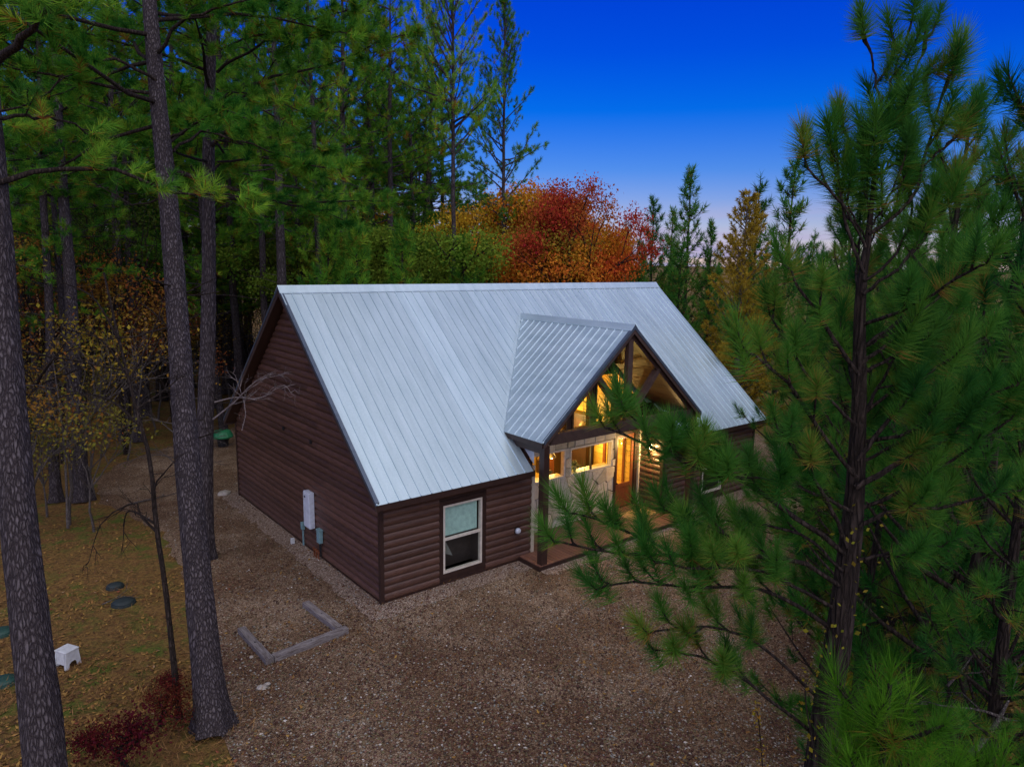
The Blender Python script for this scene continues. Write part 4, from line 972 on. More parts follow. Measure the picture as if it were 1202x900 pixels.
def limbs_on(t, at, rng, H, cb, n, Lmax, per, L, w, m=None, extra=(), step=.42, stubs=8, twl=.9, elev=0):
    """limbs of one near tree, each its own part; the needles of the whole crown are one part"""
    base = np.array(t.location); P, D, Sz = [], [], []
    def limb(path, r_a, tuft=True, start=.3, st=step, tw=twl, ln_t=.35):
        parts = [tube(path, np.linspace(r_a, .010, len(path)), 6, rng, .06)]
        for p, q, d in side_twigs(path, rng, st, tw, .25, start):
            parts.append(tube(np.array((p, (p+q)/2+rng.normal(0, .02, 3), q)), (.012, .009, .006), 4))
            if tuft:
                P.append(q); D.append(d+np.array((0, 0, ln_t))); Sz.append(rng.uniform(.85, 1.2))
                for z_ in range(3): P.append(q+rng.normal(0, .15, 3)-d*.12*z_); D.append(d+rng.normal(0, .5, 3)+np.array((0, 0, .6))); Sz.append(rng.uniform(.8, 1.15))
                P.append((p+q)/2+rng.normal(0, .06, 3)); D.append(d+rng.normal(0, .4, 3)+np.array((0, 0, .4))); Sz.append(rng.uniform(.75, 1.0))
        V, Fc = join(parts); ob('branch', mesh('branch', V, Fc, M_bark_dark, smooth=True), t)
    for k in range(n):
        f = (k+rng.random())/n; h = H*(cb+(1-cb)*f)*.99; Ls = Lmax*(1-f)**.6*rng.uniform(.6, 1.1)+.5
        limb(limb_path(0, rng.uniform(0, 6.283), R(elev-5+45*f+rng.normal(0, 9)), Ls, rng, base=at(h), wob=.11), .016+.008*Ls)
    for k in range(stubs):
        h = H*rng.uniform(cb*.4, cb); limb(limb_path(0, rng.uniform(0, 6.283), R(rng.normal(0, 14)), rng.uniform(.5, 1.8), rng, base=at(h), curve=-.1, wob=.12), .02, False, .5, .5, .5)
    for pts, r_a, tuft, st in extra:
        path = bez([np.array(p)-base for p in pts], 12); path[1:-1] += rng.normal(0, .03, (len(path)-2, 3)); limb(path, r_a, tuft, st)
    if P:
        V, Fc, T = needles(P, D, Sz, per, L, w, rng); ob('crown', mesh('crown', V, Fc, m or M_needle, attrs={'tint': T}), t)

b1 = gpt(62, 1020)[:2]; t1, at1, g1 = trunk_only('pine_tree', 'huge rough barked pine cut by the left edge of the frame', b1, depthpt(-12, 200, 10.3), 21, .27, 1)
limbs_on(t1, at1, g1, 21, .56, 22, 4.4, 70, .22, .010, extra=(
    ([depthpt(-5, 215, 10.2), depthpt(60, 197, 10.6), depthpt(150, 206, 11.0), depthpt(210, 225, 11.3), depthpt(300, 236, 11.6)], .045, True, .35),
    ([depthpt(-25, 95, 9.5), depthpt(15, 55, 8.4), depthpt(50, 22, 7.8), depthpt(90, -20, 7.2)], .07, True, .7),
    ([depthpt(-8, 135, 10), depthpt(60, 140, 10.6), depthpt(120, 165, 11.2)], .03, True, .3)), stubs=3)
b2 = gpt(248, 856)[:2]; t2, at2, g2 = trunk_only('pine_tree', 'thick grey pine with flared base at the gravel edge, nearest the timber U', b2, depthpt(180, 40, 15.0), 22, .262, 2, flare=.45)
limbs_on(t2, at2, g2, 22, .47, 32, 4.6, 84, .22, .015, extra=(
    ([depthpt(196, 165, 14.8), depthpt(225, 150, 14.4), depthpt(262, 128, 14.0), depthpt(300, 150, 13.6)], .035, True, .3),
    ([depthpt(190, 100, 14.8), depthpt(140, 70, 14.2), depthpt(100, 75, 13.8), depthpt(60, 30, 13.4)], .04, True, .35),
    ([depthpt(203, 178, 14.9), depthpt(235, 160, 15.5), depthpt(285, 168, 16), depthpt(340, 185, 16.4), depthpt(372, 205, 16.6)], .035, True, .4),
    ([depthpt(186, 62, 14.8), depthpt(220, 22, 14.4), depthpt(270, 5, 14), depthpt(330, -10, 13.6)], .04, True, .3),
    ([depthpt(198, 225, 14.9), depthpt(160, 240, 15.3), depthpt(110, 215, 15.8)], .025, False, .4)), stubs=8)
b3 = gpt(240, 655)[:2]; t3, at3, g3 = trunk_only('pine_tree', 'straight grey pine standing just behind the thick flared one, branches arching right', b3, depthpt(248, 20, 19.4), 22, .25, 3, flare=.12)
limbs_on(t3, at3, g3, 22, .46, 34, 4.4, 84, .23, .016, extra=(
    ([depthpt(258, 118, 19), depthpt(290, 100, 18.4), depthpt(330, 90, 17.8), depthpt(385, 76, 17.2), depthpt(440, 52, 16.6), depthpt(490, 38, 16.2)], .05, True, .45),
    ([depthpt(255, 165, 19), depthpt(300, 172, 18.2), depthpt(345, 188, 17.6), depthpt(385, 205, 17)], .035, True, .35),
    ([depthpt(256, 190, 19), depthpt(300, 186, 17.6), depthpt(345, 190, 16.6), depthpt(390, 198, 16.0), depthpt(415, 192, 15.8)], .03, True, .45),
    ([depthpt(252, 150, 19), depthpt(238, 146, 17.8), depthpt(225, 142, 16.8), depthpt(205, 135, 16.2)], .025, True, .3),
    ([depthpt(254, 60, 19), depthpt(310, 40, 17.8), depthpt(370, 42, 17.0), depthpt(430, 38, 16.4)], .03, True, .35),
    ([depthpt(255, 105, 19), depthpt(290, 112, 18), depthpt(330, 120, 17.2), depthpt(365, 135, 16.8)], .025, True, .3),
    ([depthpt(255, 85, 19), depthpt(300, 55, 18.4), depthpt(350, 30, 17.8), depthpt(420, 8, 17.2)], .045, True, .3),
    ([depthpt(250, 215, 19.2), depthpt(275, 222, 18.8), depthpt(310, 238, 18.2)], .02, False, .3),
    ([depthpt(252, 60, 19.2), depthpt(215, 40, 18.4), depthpt(150, 30, 17.6)], .04, True, .3)), stubs=8)
# the bare twiggy limb in front of the gable corner
def bare_branch(parent, pts, r_a, rng, step=.22, tw=.8, m=None, start=.2):
    base = np.array(parent.location); path = bez([np.array(p)-base for p in pts], 10); parts = [tube(path, np.linspace(r_a, .006, 10), 5, rng, .06)]
    for p, q, d in side_twigs(path, rng, step, tw, .2, start, 40, .1):
        mid = (p+q)/2+rng.normal(0, .04, 3); parts.append(tube(np.array((p, mid, q)), (.009, .007, .003), 3))
        for k in range(3):
            q2 = q+unit(d+rng.normal(0, .6, 3))*rng.uniform(.12, .35); parts.append(tube(np.array((mid if k else q, (q+q2)/2, q2)), (.006, .004, .002), 3))
    V, Fc = join(parts); return ob('branch', mesh('branch', V, Fc, m or M_bark_grey, smooth=True), parent)
bare_branch(t3, [depthpt(250, 492, 18.9), depthpt(275, 472, 18.6), depthpt(300, 448, 18.3), depthpt(330, 440, 18.0)], .026, g3, m=M_bark_pale, tw=1.0)
bare_branch(t3, [depthpt(252, 472, 18.9), depthpt(278, 466, 18.7), depthpt(305, 468, 18.4), depthpt(332, 452, 18.2), depthpt(342, 462, 18.1)], .022, g3, m=M_bark_pale, tw=1.0)
bare_branch(t3, [depthpt(284, 505, 18.7), depthpt(288, 480, 18.6), depthpt(276, 440, 18.7)], .014, g3, tw=.5, m=M_bark_pale)

# trunks a little farther in on the left, each placed where it stands
for (ub, vb, ut, vt, wpx, lab, H, cb) in (
        (66, 588, 47, 120, 12, 'slender grey pine third from the left edge, on the leafy bank', 20, .6),
        (97, 587, 68, 120, 17, 'stout grey pine on the leafy bank with a dark scarred foot', 22, .62),
        (163, 518, 142, 120, 10, 'thin pale pine at the back edge of the sandy clearing', 20, .6),
        (190, 470, 182, 150, 13, 'near-black pine partly hidden by the thick flared trunk', 21, .6),
        (268, 462, 262, 130, 12, 'grey pine rising behind the rear left cabin corner', 21, .6),
        (122, 470, 116, 160, 8, 'slim grey pine deep between the stout one and the pale thin one', 21, .62),
        (205, 440, 200, 160, 8, 'slim dim pine left of the gap between the twin near trunks', 22, .62),
        (290, 425, 287, 160, 8, 'slim grey pine deep in the wood by the rear eave', 21, .62),
        (28, 520, 18, 160, 10, 'grey pine close right of the huge left trunk', 21, .62),
        (222, 455, 214, 200, 10, 'grey pine glimpsed in the gap between the twin near trunks', 20, .6)):
    b = gpt(ub, vb); dd = float(np.dot(b-CAM, fw)); r0 = wpx*dd/F/2
    dk_ = 'black' in lab
    t, at, gg = trunk_only('pine_tree', lab, b[:2], depthpt(ut, vt, dd), H, r0, int(ub), bark=M_bark_dark if dk_ else M_bark, flare=.3)
    limbs_on(t, at, gg, H, cb*.86, 30, 3.9, 44, .26, .020, stubs=7, step=.5)
# tall pines standing behind the ridge, against the sky
for (u, vv, d, H, vi, lab, wd) in ((531, 330, 36, 24.5, 3, 'tall bare-trunked pine against the sky, left of the pair behind the ridge', .8), (588, 330, 40, 21.8, 4, 'tall pine with thin crown on the sky, right of the pair behind the ridge', .82),
                           (374, 330, 34, 22, 0, 'pale slim pine behind the left half of the ridge', .7), (352, 320, 37, 21, 2, 'short-crowned pine just left of the pale slim one behind the ridge', .8),
                           (454, 250, 52, 21, 2, 'dark twin pine in front of the yellow tree, left stem', .8), (464, 250, 53, 21, 0, 'dark twin pine in front of the yellow tree, right stem', .8), (310, 330, 36, 22, 1, 'dark pine trunk behind the ridge end at the gable peak', .7)):
    p = spot(u, vv, d); H0 = (22, 24, 20, 21, 22)[vi]; tree('pine_tree', lab, 'pine tree', *PINE[vi], p[0], p[1], wd, u*.7, sz=H/H0)

# ---- the autumn trees behind the ridge
for (u, vt, d, vi, col, lab, sx_) in (
        (694, 213, 37, 3, RUST, 'rust red maple with pointed top standing highest behind the roof', .78),
        (652, 228, 44, 1, RED, 'crimson crowned tree left of the rust red maple', .62),
        (612, 208, 43, 0, ORG, 'orange red tree behind the right-hand tall pine', 1.0),
        (565, 235, 45, 1, YEL, 'golden yellow tree between the two tall pines', .9),
        (600, 262, 40, 2, (.30, .20, .025), 'low yellow green tree at the ridge under the tall pines', 1.1),
        (722, 262, 39, 2, ORG, 'small orange tree right of the rust red maple', .75),
        (655, 275, 38, 2, ORG, 'low orange tree touching the ridge in front of the crimson one', .9),
        (486, 248, 50, 3, YEL, 'broad yellow tree behind the dark twin pines', .8),
        (438, 225, 54, 1, YEL, 'yellow tree glimpsed above the left half of the ridge', .7),
        (400, 252, 36, 0, (.12, .19, .022), 'fresh green bushy tree behind the left half of the ridge', 1.1),
        (450, 262, 35, 2, (.17, .23, .024), 'yellow green bushy tree close behind the ridge', 1.1),
        (508, 272, 36, 2, (.11, .19, .022), 'green bushy tree left of the left-hand tall pine', 1.0),
        (350, 262, 42, 3, OLV, 'olive brown tree behind the gable peak', .9),
        (310, 240, 48, 1, (.26, .13, .025), 'copper tree deep in the wood left of the gable peak', .9),
        (632, 238, 54, 3, (.38, .14, .025), 'deep orange tree farthest back under the sky line', .8)):
    p = spot(u, vt, d); H0 = (11, 12, 9, 13)[vi]; s = (p[2]+.03)/H0
    tree('maple_tree', lab, 'tree', *LEAFY[vi], p[0], p[1], s*sx_, u, color=col, sz=s)
for (u, d, H, vi, w_, lab) in ((405, 37, 23, 0, .95, 'full crowned pine behind the left half of the ridge, right of the pale slim one'), (436, 43, 24, 1, 1.0, 'full crowned pine left of the dark twin stems'), (486, 46, 21, 2, .95, 'full crowned pine right of the dark twin stems'), (335, 32, 22, 1, .9, 'full crowned pine behind the gable peak'), (508, 49, 17, 0, .85, 'shorter pine just left of the left-hand tall pine'), (560, 52, 14.5, 2, .9, 'shorter pine between the two tall pines'), (385, 52, 24, 2, 1.0, 'tall pine far behind the pale slim one'), (458, 41, 22.5, 0, .95, 'full crowned pine whose trunk stands just before the dark twin stems'), (518, 50, 21, 1, .8, 'narrow full crowned pine seen through the left-hand tall pine')):
    p = spot(u, 330, d); tree('pine_tree', lab, 'pine tree', *PINE[vi], p[0], p[1], w_, u*.7, sz=H/(22, 24, 20)[vi])
# green pines between and behind them
for (u, vt, d, lab) in ((505, 275, 37, 'dark young pine close behind the middle of the ridge'), (570, 285, 36, 'dark young pine between the two tall trunks at the ridge'), (425, 225, 41, 'bushy young pine above the left half of the ridge'), (735, 262, 47, 'dark young pine right of the red maple'),
                        (770, 236, 52, 'small spired pine first right of the red maple'), (812, 200, 50, 'tallest spired pine on the skyline above the right roof end'), (790, 248, 56, 'faint spired pine between the skyline pair'), (838, 262, 50, 'short spired pine beside the golden cypress'), (893, 206, 44, 'spired pine just behind the golden cypress'), (752, 285, 45, 'low dark pine behind the right end of the ridge'), (798, 290, 42, 'low bushy pine over the right roof slope'), (930, 190, 40, 'spired pine in the gap behind the big near pine')):
    p = spot(u, vt, d); vi = int(u) % 2; s = (p[2]+.03)/(11, 12)[vi]
    tree('young_pine', lab, 'pine tree', *FARPINE[vi], p[0], p[1], s*1.05, u, sz=s)
# golden bald cypress
def cypress(seed, H):
    rng = np.random.default_rng(seed); hs = np.linspace(0, H, 12); tr = np.stack([.05*np.sin(hs), .05*np.cos(hs*.8), hs], -1); parts = [tube(tr, .13*(1-hs/H)**.8+.015, 8)]; P, D, Sz = [], [], []
    for k in range(120):
        f = (k+rng.random())/120; h = H*(.12+.88*f)*.99; Ls = 2.9*(1-f)**.75*rng.uniform(.6, 1.15)+.3
        path = limb_path(0, rng.uniform(0, 6.283), R(20+30*f), Ls, rng, base=(.05*math.sin(h), .05*math.cos(h*.8), h)); parts.append(tube(path, np.linspace(.02+.006*Ls, .006, 6), 4))
        for p, q, d in side_twigs(path, rng, .17, .5, .15, .15, 50, .1):
            P += [q, (p+q)/2]; D += [d, d+rng.normal(0, .4, 3)]; Sz += [1, .9]
    V, Fc = join(parts); tm = mesh('trunk', V, Fc, M_bark_grey, smooth=True); V, Fc, T = needles(P, D, Sz, 18, .16, .032, rng, spread=(20, 80)); return tm, mesh('crown', V, Fc, M_needle_gold, attrs={'tint': T})
for (u, vt, d, vi, lab) in ((418, 268, 30, 0, 'fresh green young pine at the ridge, left of the yellow green tree'), (474, 262, 31, 1, 'fresh green young pine at the ridge in front of the twin stems'), (545, 280, 33, 0, 'fresh green young pine at the ridge beside the left-hand tall pine'), (384, 240, 31, 1, 'fresh green young pine behind the left end of the ridge')):
    p = spot(u, vt, d); tree('young_pine', lab, 'pine tree', *GREENPINE[vi], p[0], p[1], .95, u, sz=(p[2]+.03)/(9.5, 10)[vi])
p = spot(878, 228, 31); tree('bald_cypress', 'golden feathery cypress at the right of the roof end', 'tree', *cypress(71, p[2]), p[0], p[1], 1, .4)

# ---- the young pines crowding the right side
for k, (u, vt, d, vi, lab) in enumerate((
        (1150, 115, 13.5, 0, 'bushy young pine behind the big near pine, cut by the right edge'), (1210, 95, 11.0, 1, 'tall young pine at the right edge reaching nearly the top'), (1085, 250, 17, 2, 'dark young pine between the near pine and the right edge'),
        (1010, 320, 18, 1, 'bushy young pine left of the near pine crown'), (1010, 215, 22, 0, 'young pine directly behind the near pine crown'), (960, 455, 21, 2, 'low young pine by the right cabin end'), (1120, 200, 21, 1, 'young pine farther back on the right with spired top'),
        (1235, 330, 8.5, 2, 'low dark young pine in front at the right edge'), (1240, 180, 16, 2, 'young pine half out of frame on the right'), (1060, 420, 12.5, 1, 'short young pine beneath the near pine boughs'), (1000, 330, 27, 0, 'young pine behind the drive right of the cabin'), (1180, 150, 26, 0, 'far young pine at the back of the right thicket'), (965, 300, 30, 1, 'far young pine right of the golden cypress'), (1065, 225, 30, 2, 'far young pine deep in the right thicket'))):
    p = spot(u, vt, d); H0 = (9.0, 7.2, 10.5)[vi]; s = (p[2]+.03)/H0
    tree('young_pine', lab, 'pine tree', *YOUNG[vi], p[0], p[1], min(1.25, max(s, .8)), k*1.3, sz=s)

# ---- the big young pine close in front on the right
rng = np.random.default_rng(99)
fb = gpt(912, 1400); FP = thing('pine_tree', 'large dark green young pine close in front on the right, long needle tufts', 'pine tree', (fb[0], fb[1], -.03)); fbase = np.array(FP.location)
FD = 6.4
TP = [fb*np.array((1, 1, 0)), depthpt(958, 930, 6.2), depthpt(985, 740, 5.95), depthpt(1001, 610, 5.8), depthpt(1008, 480, 5.65), depthpt(1010, 350, 5.5), depthpt(1019, 280, 5.42), depthpt(1027, 200, 5.35), depthpt(1036, 112, 5.3)]
tp = bez(TP, 40); rr_ = np.interp(np.linspace(0, 1, 40), (0, .12, .3, .45, .6, .75, .88, 1), (.15, .125, .096, .064, .043, .024, .014, .008))
V, Fc = tube(tp-fbase, rr_, 18, rng, .03); ob('trunk', mesh('trunk', V, Fc, M_bark_dark, smooth=True), FP)
TUFT = []
for k in range(9):
    P0 = [(0, 0, 0.0)]; V, Fc, T = needles(P0, [(0, 0, 1)], [1], 330, .175, .0048, rng, shoot=.95+.8*(k % 3 == 0), spread=(14, 84), droop=.0, tint=[(.30, .5, .18, .62, .4, .74, .35, .86, .12)[k]]); TUFT.append(mesh('needle_tuft', V, Fc, M_needle_young, attrs={'tint': T}))
tuft_n = 0; rest = []
def put_tuft(branch, p, d, s):
    global tuft_n
    d = Vector(d).normalized()
    if tuft_n >= 300: rest.append((p, d, s)); return
    o = ob('needle_tuft', TUFT[rng.integers(0, 9) if rng.random() < .55 else rng.integers(0, 7)], branch); tuft_n += 1
    q = d.to_track_quat('Z', 'Y') @ Vector((0, 0, 1)).rotation_difference(Vector((math.sin(.001), 0, 1)))
    o.matrix_local = Matrix.Translation(Vector(p)) @ q.to_matrix().to_4x4() @ Matrix.Rotation(rng.uniform(0, 6.28), 4, 'Z') @ Matrix.Diagonal((s*rng.uniform(.8, 1.2), s*rng.uniform(.8, 1.2), s*rng.uniform(.8, 1.25), 1))
def fp_branch(pts, r_a, start=.35, step=.22, tw=.42, up_=1.25, end=True, s=1.0):
    path = bez([np.array(p)-fbase for p in pts], 12); path[1:] += rng.normal(0, .006, (11, 3))
    parts = [tube(path, np.linspace(r_a*.72, .008, 12), 7, rng, .06)]; tl = []
    for p, q, d in side_twigs(path, rng, step, tw, .14, start, 42, .35):
        q2 = q+np.array((0, 0, .04)); parts.append(tube(np.array((p, (p+q)/2-np.array((0, 0, .01)), q2)), (.011, .009, .007), 5)); tl.append((q2+unit(d+np.array((0, 0, up_)))*.10, d+np.array((0, 0, up_)), s*rng.uniform(.85, 1.2)))
        if np.linalg.norm(q-p) > .22: dm_ = d+rng.normal(0, .45, 3)+np.array((0, 0, up_)); tl.append(((p+q)/2+unit(dm_)*.12, dm_, s*rng.uniform(.7, 1.0)))
    V, Fc = join(parts); b = ob('branch', mesh('branch', V, Fc, M_bark_dark, smooth=True), FP)
    for p, d, s_ in tl: put_tuft(b, p, d, s_)
def D_(u, v, o): return depthpt(u, v, FD+.5*o)
for pts, r_a, st in (
        ([D_(990, 690, -1.1), D_(940, 660, -1.3), D_(880, 652, -1.4), D_(800, 652, -1.5), D_(735, 650, -1.5), D_(655, 635, -1.6)], .030, .3),
        ([D_(992, 650, -1.2), D_(930, 603, -1.4), D_(880, 568, -1.5), D_(830, 548, -1.6), D_(778, 530, -1.6), D_(715, 503, -1.6)], .034, .3),
        ([D_(978, 738, -.9), D_(930, 708, -1.0), D_(880, 688, -1.2), D_(820, 690, -1.3), D_(750, 682, -1.3), D_(705, 690, -1.3)], .026, .3),
        ([D_(955, 862, -.4), D_(905, 822, -.6), D_(850, 782, -.8), D_(800, 765, -.9), D_(770, 762, -.9)], .022, .45),
        ([D_(995, 642, -1.3), D_(972, 590, -1.6), D_(945, 545, -1.8), D_(915, 505, -2.0)], .026, .35),
        ([D_(1005, 560, -1.6), D_(960, 500, -1.9), D_(930, 455, -2.1), D_(895, 425, -2.2), D_(868, 408, -2.2)], .025, .3),
        ([D_(1008, 440, -1.9), D_(970, 385, -2.1), D_(940, 340, -2.2), D_(925, 312, -2.2)], .022, .3),
        ([D_(1014, 320, -2.1), D_(995, 268, -2.2), D_(985, 215, -2.2), D_(983, 168, -2.25)], .018, .62),
        ([D_(1016, 290, -2.1), D_(985, 235, -2.3), D_(955, 205, -2.4), D_(943, 190, -2.4)], .015, .62),
        ([D_(1020, 275, -2.1), D_(1065, 240, -2.15), D_(1085, 195, -2.2), D_(1100, 130, -2.2), D_(1120, 75, -2.2)], .020, .55),
        ([D_(1085, 195, -2.2), D_(1110, 170, -2.2), D_(1140, 145, -2.2)], .012, .45),
        ([D_(1040, 120, -2.2), D_(1052, 75, -2.2), D_(1068, 35, -2.25)], .012, .35),
        ([D_(1034, 125, -2.2), D_(1026, 85, -2.2), D_(1018, 52, -2.2)], .011, .35),
        ([D_(1038, 115, -2.2), D_(1072, 85, -2.1), D_(1092, 40, -2.1)], .011, .35),
        ([D_(1012, 345, -2.0), D_(1050, 318, -2.1), D_(1085, 280, -2.2), D_(1115, 230, -2.2)], .020, .4),
        ([D_(1014, 330, -2.0), D_(1050, 300, -1.9), D_(1070, 250, -1.9), D_(1068, 205, -1.9)], .016, .5),
        ([D_(1004, 572, -1.5), D_(1040, 552, -1.7), D_(1085, 528, -1.9), D_(1140, 500, -2.1), D_(1215, 460, -2.3)], .036, .25),
        ([D_(1006, 540, -1.6), D_(1045, 490, -1.8), D_(1090, 440, -1.9), D_(1150, 400, -2.0)], .026, .3),
        ([D_(1009, 430, -1.9), D_(1050, 395, -2.1), D_(1100, 350, -2.3), D_(1130, 320, -2.4)], .024, .3),
        ([D_(1000, 620, -1.3), D_(1050, 600, -1.6), D_(1110, 595, -1.9), D_(1190, 575, -2.2)], .028, .3),
        ([D_(982, 715, -1.0), D_(935, 690, -1.3), D_(885, 668, -1.6), D_(820, 668, -1.8), D_(775, 660, -1.9)], .022, .3),
        ([D_(962, 820, -.6), D_(915, 775, -.8), D_(870, 745, -1.0), D_(825, 735, -1.1), D_(765, 740, -1.1)], .020, .35),
        ([D_(1000, 600, -1.5), D_(950, 575, -1.6), D_(900, 562, -1.7), D_(850, 560, -1.8)], .020, .4),
        ([D_(990, 670, -1.2), D_(945, 630, -1.0), D_(890, 615, -.9), D_(840, 610, -.8)], .020, .4),
        ([D_(1006, 500, -1.8), D_(960, 455, -1.7), D_(925, 405, -1.7), D_(905, 370, -1.7)], .020, .35),
        ([D_(890, 572, -1.5), D_(840, 545, -1.6), D_(815, 520, -1.7)], .014, .5),
        ([D_(860, 560, -1.6), D_(805, 545, -1.6), D_(765, 512, -1.7), D_(738, 482, -1.7)], .014, .3),
        ([D_(800, 652, -1.5), D_(750, 630, -1.4), D_(705, 612, -1.3), D_(672, 602, -1.3)], .012, .25),
        ([D_(880, 640, -1.4), D_(830, 618, -1.3), D_(785, 600, -1.2)], .012, .3),
        ([D_(995, 660, -1.2), D_(1040, 650, -1.5), D_(1100, 640, -1.8)], .022, .35)):
    fp_branch(pts, r_a, st)
for k in range(9):
    f = .74+.22*k/9; path = limb_path(0, k*2.4, R(52), .30+.35*(1-f)*4*.6, rng, base=tp[int(f*39)]-fbase, curve=.5)
    fp_branch(path+fbase, .011, .35, step=.16, tw=.2)
# fuller boughs towards and away from the camera
RT2 = np.array((rt[0], rt[1]))/math.hypot(rt[0], rt[1])
for k in range(15):
    f = .40+.22*(k+rng.random())/15; i = int(f*39); p = tp[i]-fbase
    while True:
        az = rng.uniform(0, 6.283)
        if math.cos(az)*RT2[0]+math.sin(az)*RT2[1] > -.25: break
    L = (1.5*(1-f)+.25)*rng.uniform(.75, 1.15)
    path = limb_path(0, az, R(15+25*f+rng.normal(0, 8)), L, rng, base=p, curve=.5)
    fp_branch(path+fbase, .012+.010*L, .35, step=.27)
if rest:
    V, Fc, T = needles([r_[0] for r_ in rest], [tuple(r_[1]) for r_ in rest], [r_[2] for r_ in rest], 240, .175, .005, rng, shoot=1.1, spread=(14, 84), droop=.02)
    tag(ob('needles', mesh('needles', V, Fc, M_needle_young, attrs={'tint': T}), FP), kind='stuff')

# bright seedling pine low in front
for (u_, v_, d_, lab_, sd_) in ((1045, 800, 3.9, 'bright green pine top at the bottom edge beside the big pine trunk', 81), (1150, 880, 4.2, 'lower bright pine top near the bottom right corner', 82)):
    top = depthpt(u_, v_, d_); tm, cm_ = young_pine_variant(sd_, top[2]-.1, 150, .20, .0035, m=M_needle_bright, spread=.16, whorl=.30, r0=.06, per_whorl=5, step=.18, lo=.45)
    tree('young_pine', lab_, 'pine tree', tm, cm_, top[0], top[1], 1.0, .5)

# ---- thin bare saplings and undergrowth
def sapling(label, pts, r_a, rng, limbs, m, leaf=None, name='sapling', leafn=0):
    base = pts[0]*np.array((1, 1, 0)); t = thing(name, label, 'sapling', (base[0], base[1], -.03)); o0 = np.array(t.location)
    path = bez([p-o0 for p in pts], 16); V, Fc = tube(path, np.linspace(r_a, r_a*.3, 16), 8, rng, .06); ob('trunk', mesh('trunk', V, Fc, m, smooth=True), t)
    for L in limbs: bare_branch(t, L, r_a*.42, rng, .3, .5, m)
    return t
srng = np.random.default_rng(5); sb = gpt(211, 843); sdp = float(np.dot(sb-CAM, fw))
q_ = lambda u, v, o=0: depthpt(u, v, sdp+o)
sapling('thin leafless sapling between the two nearest left trunks, forked halfway', [sb, q_(203, 770), q_(194, 690), q_(184, 620), q_(176, 540), q_(160, 480), q_(140, 400), q_(122, 320)], .062, srng,
        [[q_(180, 600), q_(182, 570, -.2), q_(192, 556, -.3), q_(205, 540, -.5)], [q_(185, 625), q_(165, 605, .2), q_(158, 590, .2), q_(120, 612, .2), q_(104, 660, .1)], [q_(183, 615), q_(150, 600, .4), q_(144, 640, .4)], [q_(150, 440), q_(120, 400, -.2), q_(92, 390, -.3)], [q_(160, 480), q_(190, 460, .2), q_(215, 440, .2)], [q_(140, 400), q_(110, 350), q_(70, 330)], [q_(165, 500), q_(130, 470), q_(90, 462), q_(60, 470)], [q_(150, 450), q_(175, 400, .3), q_(190, 360, .3)]], M_bark_dark)
for (ub, vb, ut, vt, lab) in ((113, 500, 90, 250, 'crooked bare sapling leaning left on the leafy bank'), (128, 470, 138, 300, 'slim bare sapling crossing the pale pine on the bank'), (80, 620, 62, 420, 'bare twiggy sapling low beside the scarred pine foot'), (215, 620, 200, 470, 'wispy bare sapling against the sandy clearing'), (45, 560, 60, 330, 'bare sapling between the huge left trunk and the slender grey pine'), (150, 540, 170, 380, 'bare sapling with level twigs at the back of the sandy clearing'), (105, 560, 120, 390, 'twiggy bare sapling leaning right beside the stout grey pine')):
    b = gpt(ub, vb); d_ = float(np.dot(b-CAM, fw)); L = [[depthpt(ub+(ut-ub)*f, vb+(vt-vb)*f, d_), depthpt(ub+(ut-ub)*f+sg*22, vb+(vt-vb)*f-16, d_+.2), depthpt(ub+(ut-ub)*f+sg*48, vb+(vt-vb)*f-18, d_+.3)] for f, sg in ((.4, 1), (.5, -1), (.65, 1), (.75, -1), (.9, 1))]
    L += [[depthpt(ub+(ut-ub)*f, vb+(vt-vb)*f, d_), depthpt(ub+(ut-ub)*f+sg*30, vb+(vt-vb)*f-4, d_-.3), depthpt(ub+(ut-ub)*f+sg*62, vb+(vt-vb)*f+6, d_-.6)] for f, sg in ((.55, -1), (.7, 1), (.82, -1))]
    sapling(lab, [b, depthpt((ub+ut)/2+4, (vb+vt)/2, d_), depthpt(ut, vt, d_)], .045, srng, L, M_bark_grey)

def bush(label, u, v, s, vi, col, name='shrub', sz=None):
    p = gpt(u, v); return tree(name, label, 'shrub', *BUSH[vi], p[0], p[1], s, u*.37, color=col, sz=sz)
bush('dark crimson leafed shrub at the bottom beside the flared pine base', 150, 905, .62, 0, (.085, .012, .013)); bush('smaller crimson seedling below the thin leafless sapling', 188, 850, .40, 1, (.10, .014, .014)); bush('low dark crimson sprigs at the bottom left near the trunk', 112, 890, .34, 0, (.075, .011, .012))
bush('low red sprig left of the flared pine base', 200, 812, .28, 0, (.11, .02, .016))
for (u, v, s, vi, col, lab) in ((1010, 800, .9, 1, (.075, .06, .012), 'olive leafed shrub under the near pine'), (1080, 760, 1.1, 0, (.03, .055, .014), 'dark green shrub under the right thicket'), (1150, 800, 1.2, 1, (.035, .05, .014), 'dark shrub at the lower right behind fallen branches'), (1125, 900, .9, 0, (.08, .06, .014), 'brownish shrub at the lower right corner'),
                                (1030, 690, 1.2, 1, (.055, .07, .015), 'green shrub right of the near pine trunk'), (1180, 690, 1.5, 0, (.03, .05, .014), 'dark shrub at the right edge below the low young pine'), (1060, 640, 1.4, 1, (.10, .07, .014), 'yellowing shrub behind the near pine trunk'), (985, 850, .6, 0, (.26, .19, .02), 'small yellow leafed sprig at the near pine foot'),
                                (1190, 880, 1.0, 1, (.04, .07, .015), 'green shrub in the bottom right corner'), (1000, 560, 1.6, 1, (.06, .075, .016), 'shrub at the far edge of the gravel on the right'), (945, 520, 1.3, 0, (.12, .06, .016), 'brown shrub beyond the right end of the cabin'), (1110, 600, 1.5, 0, (.04, .06, .014), 'shrub in the middle of the right thicket')):
    bush(lab, u, v, s, vi, col)
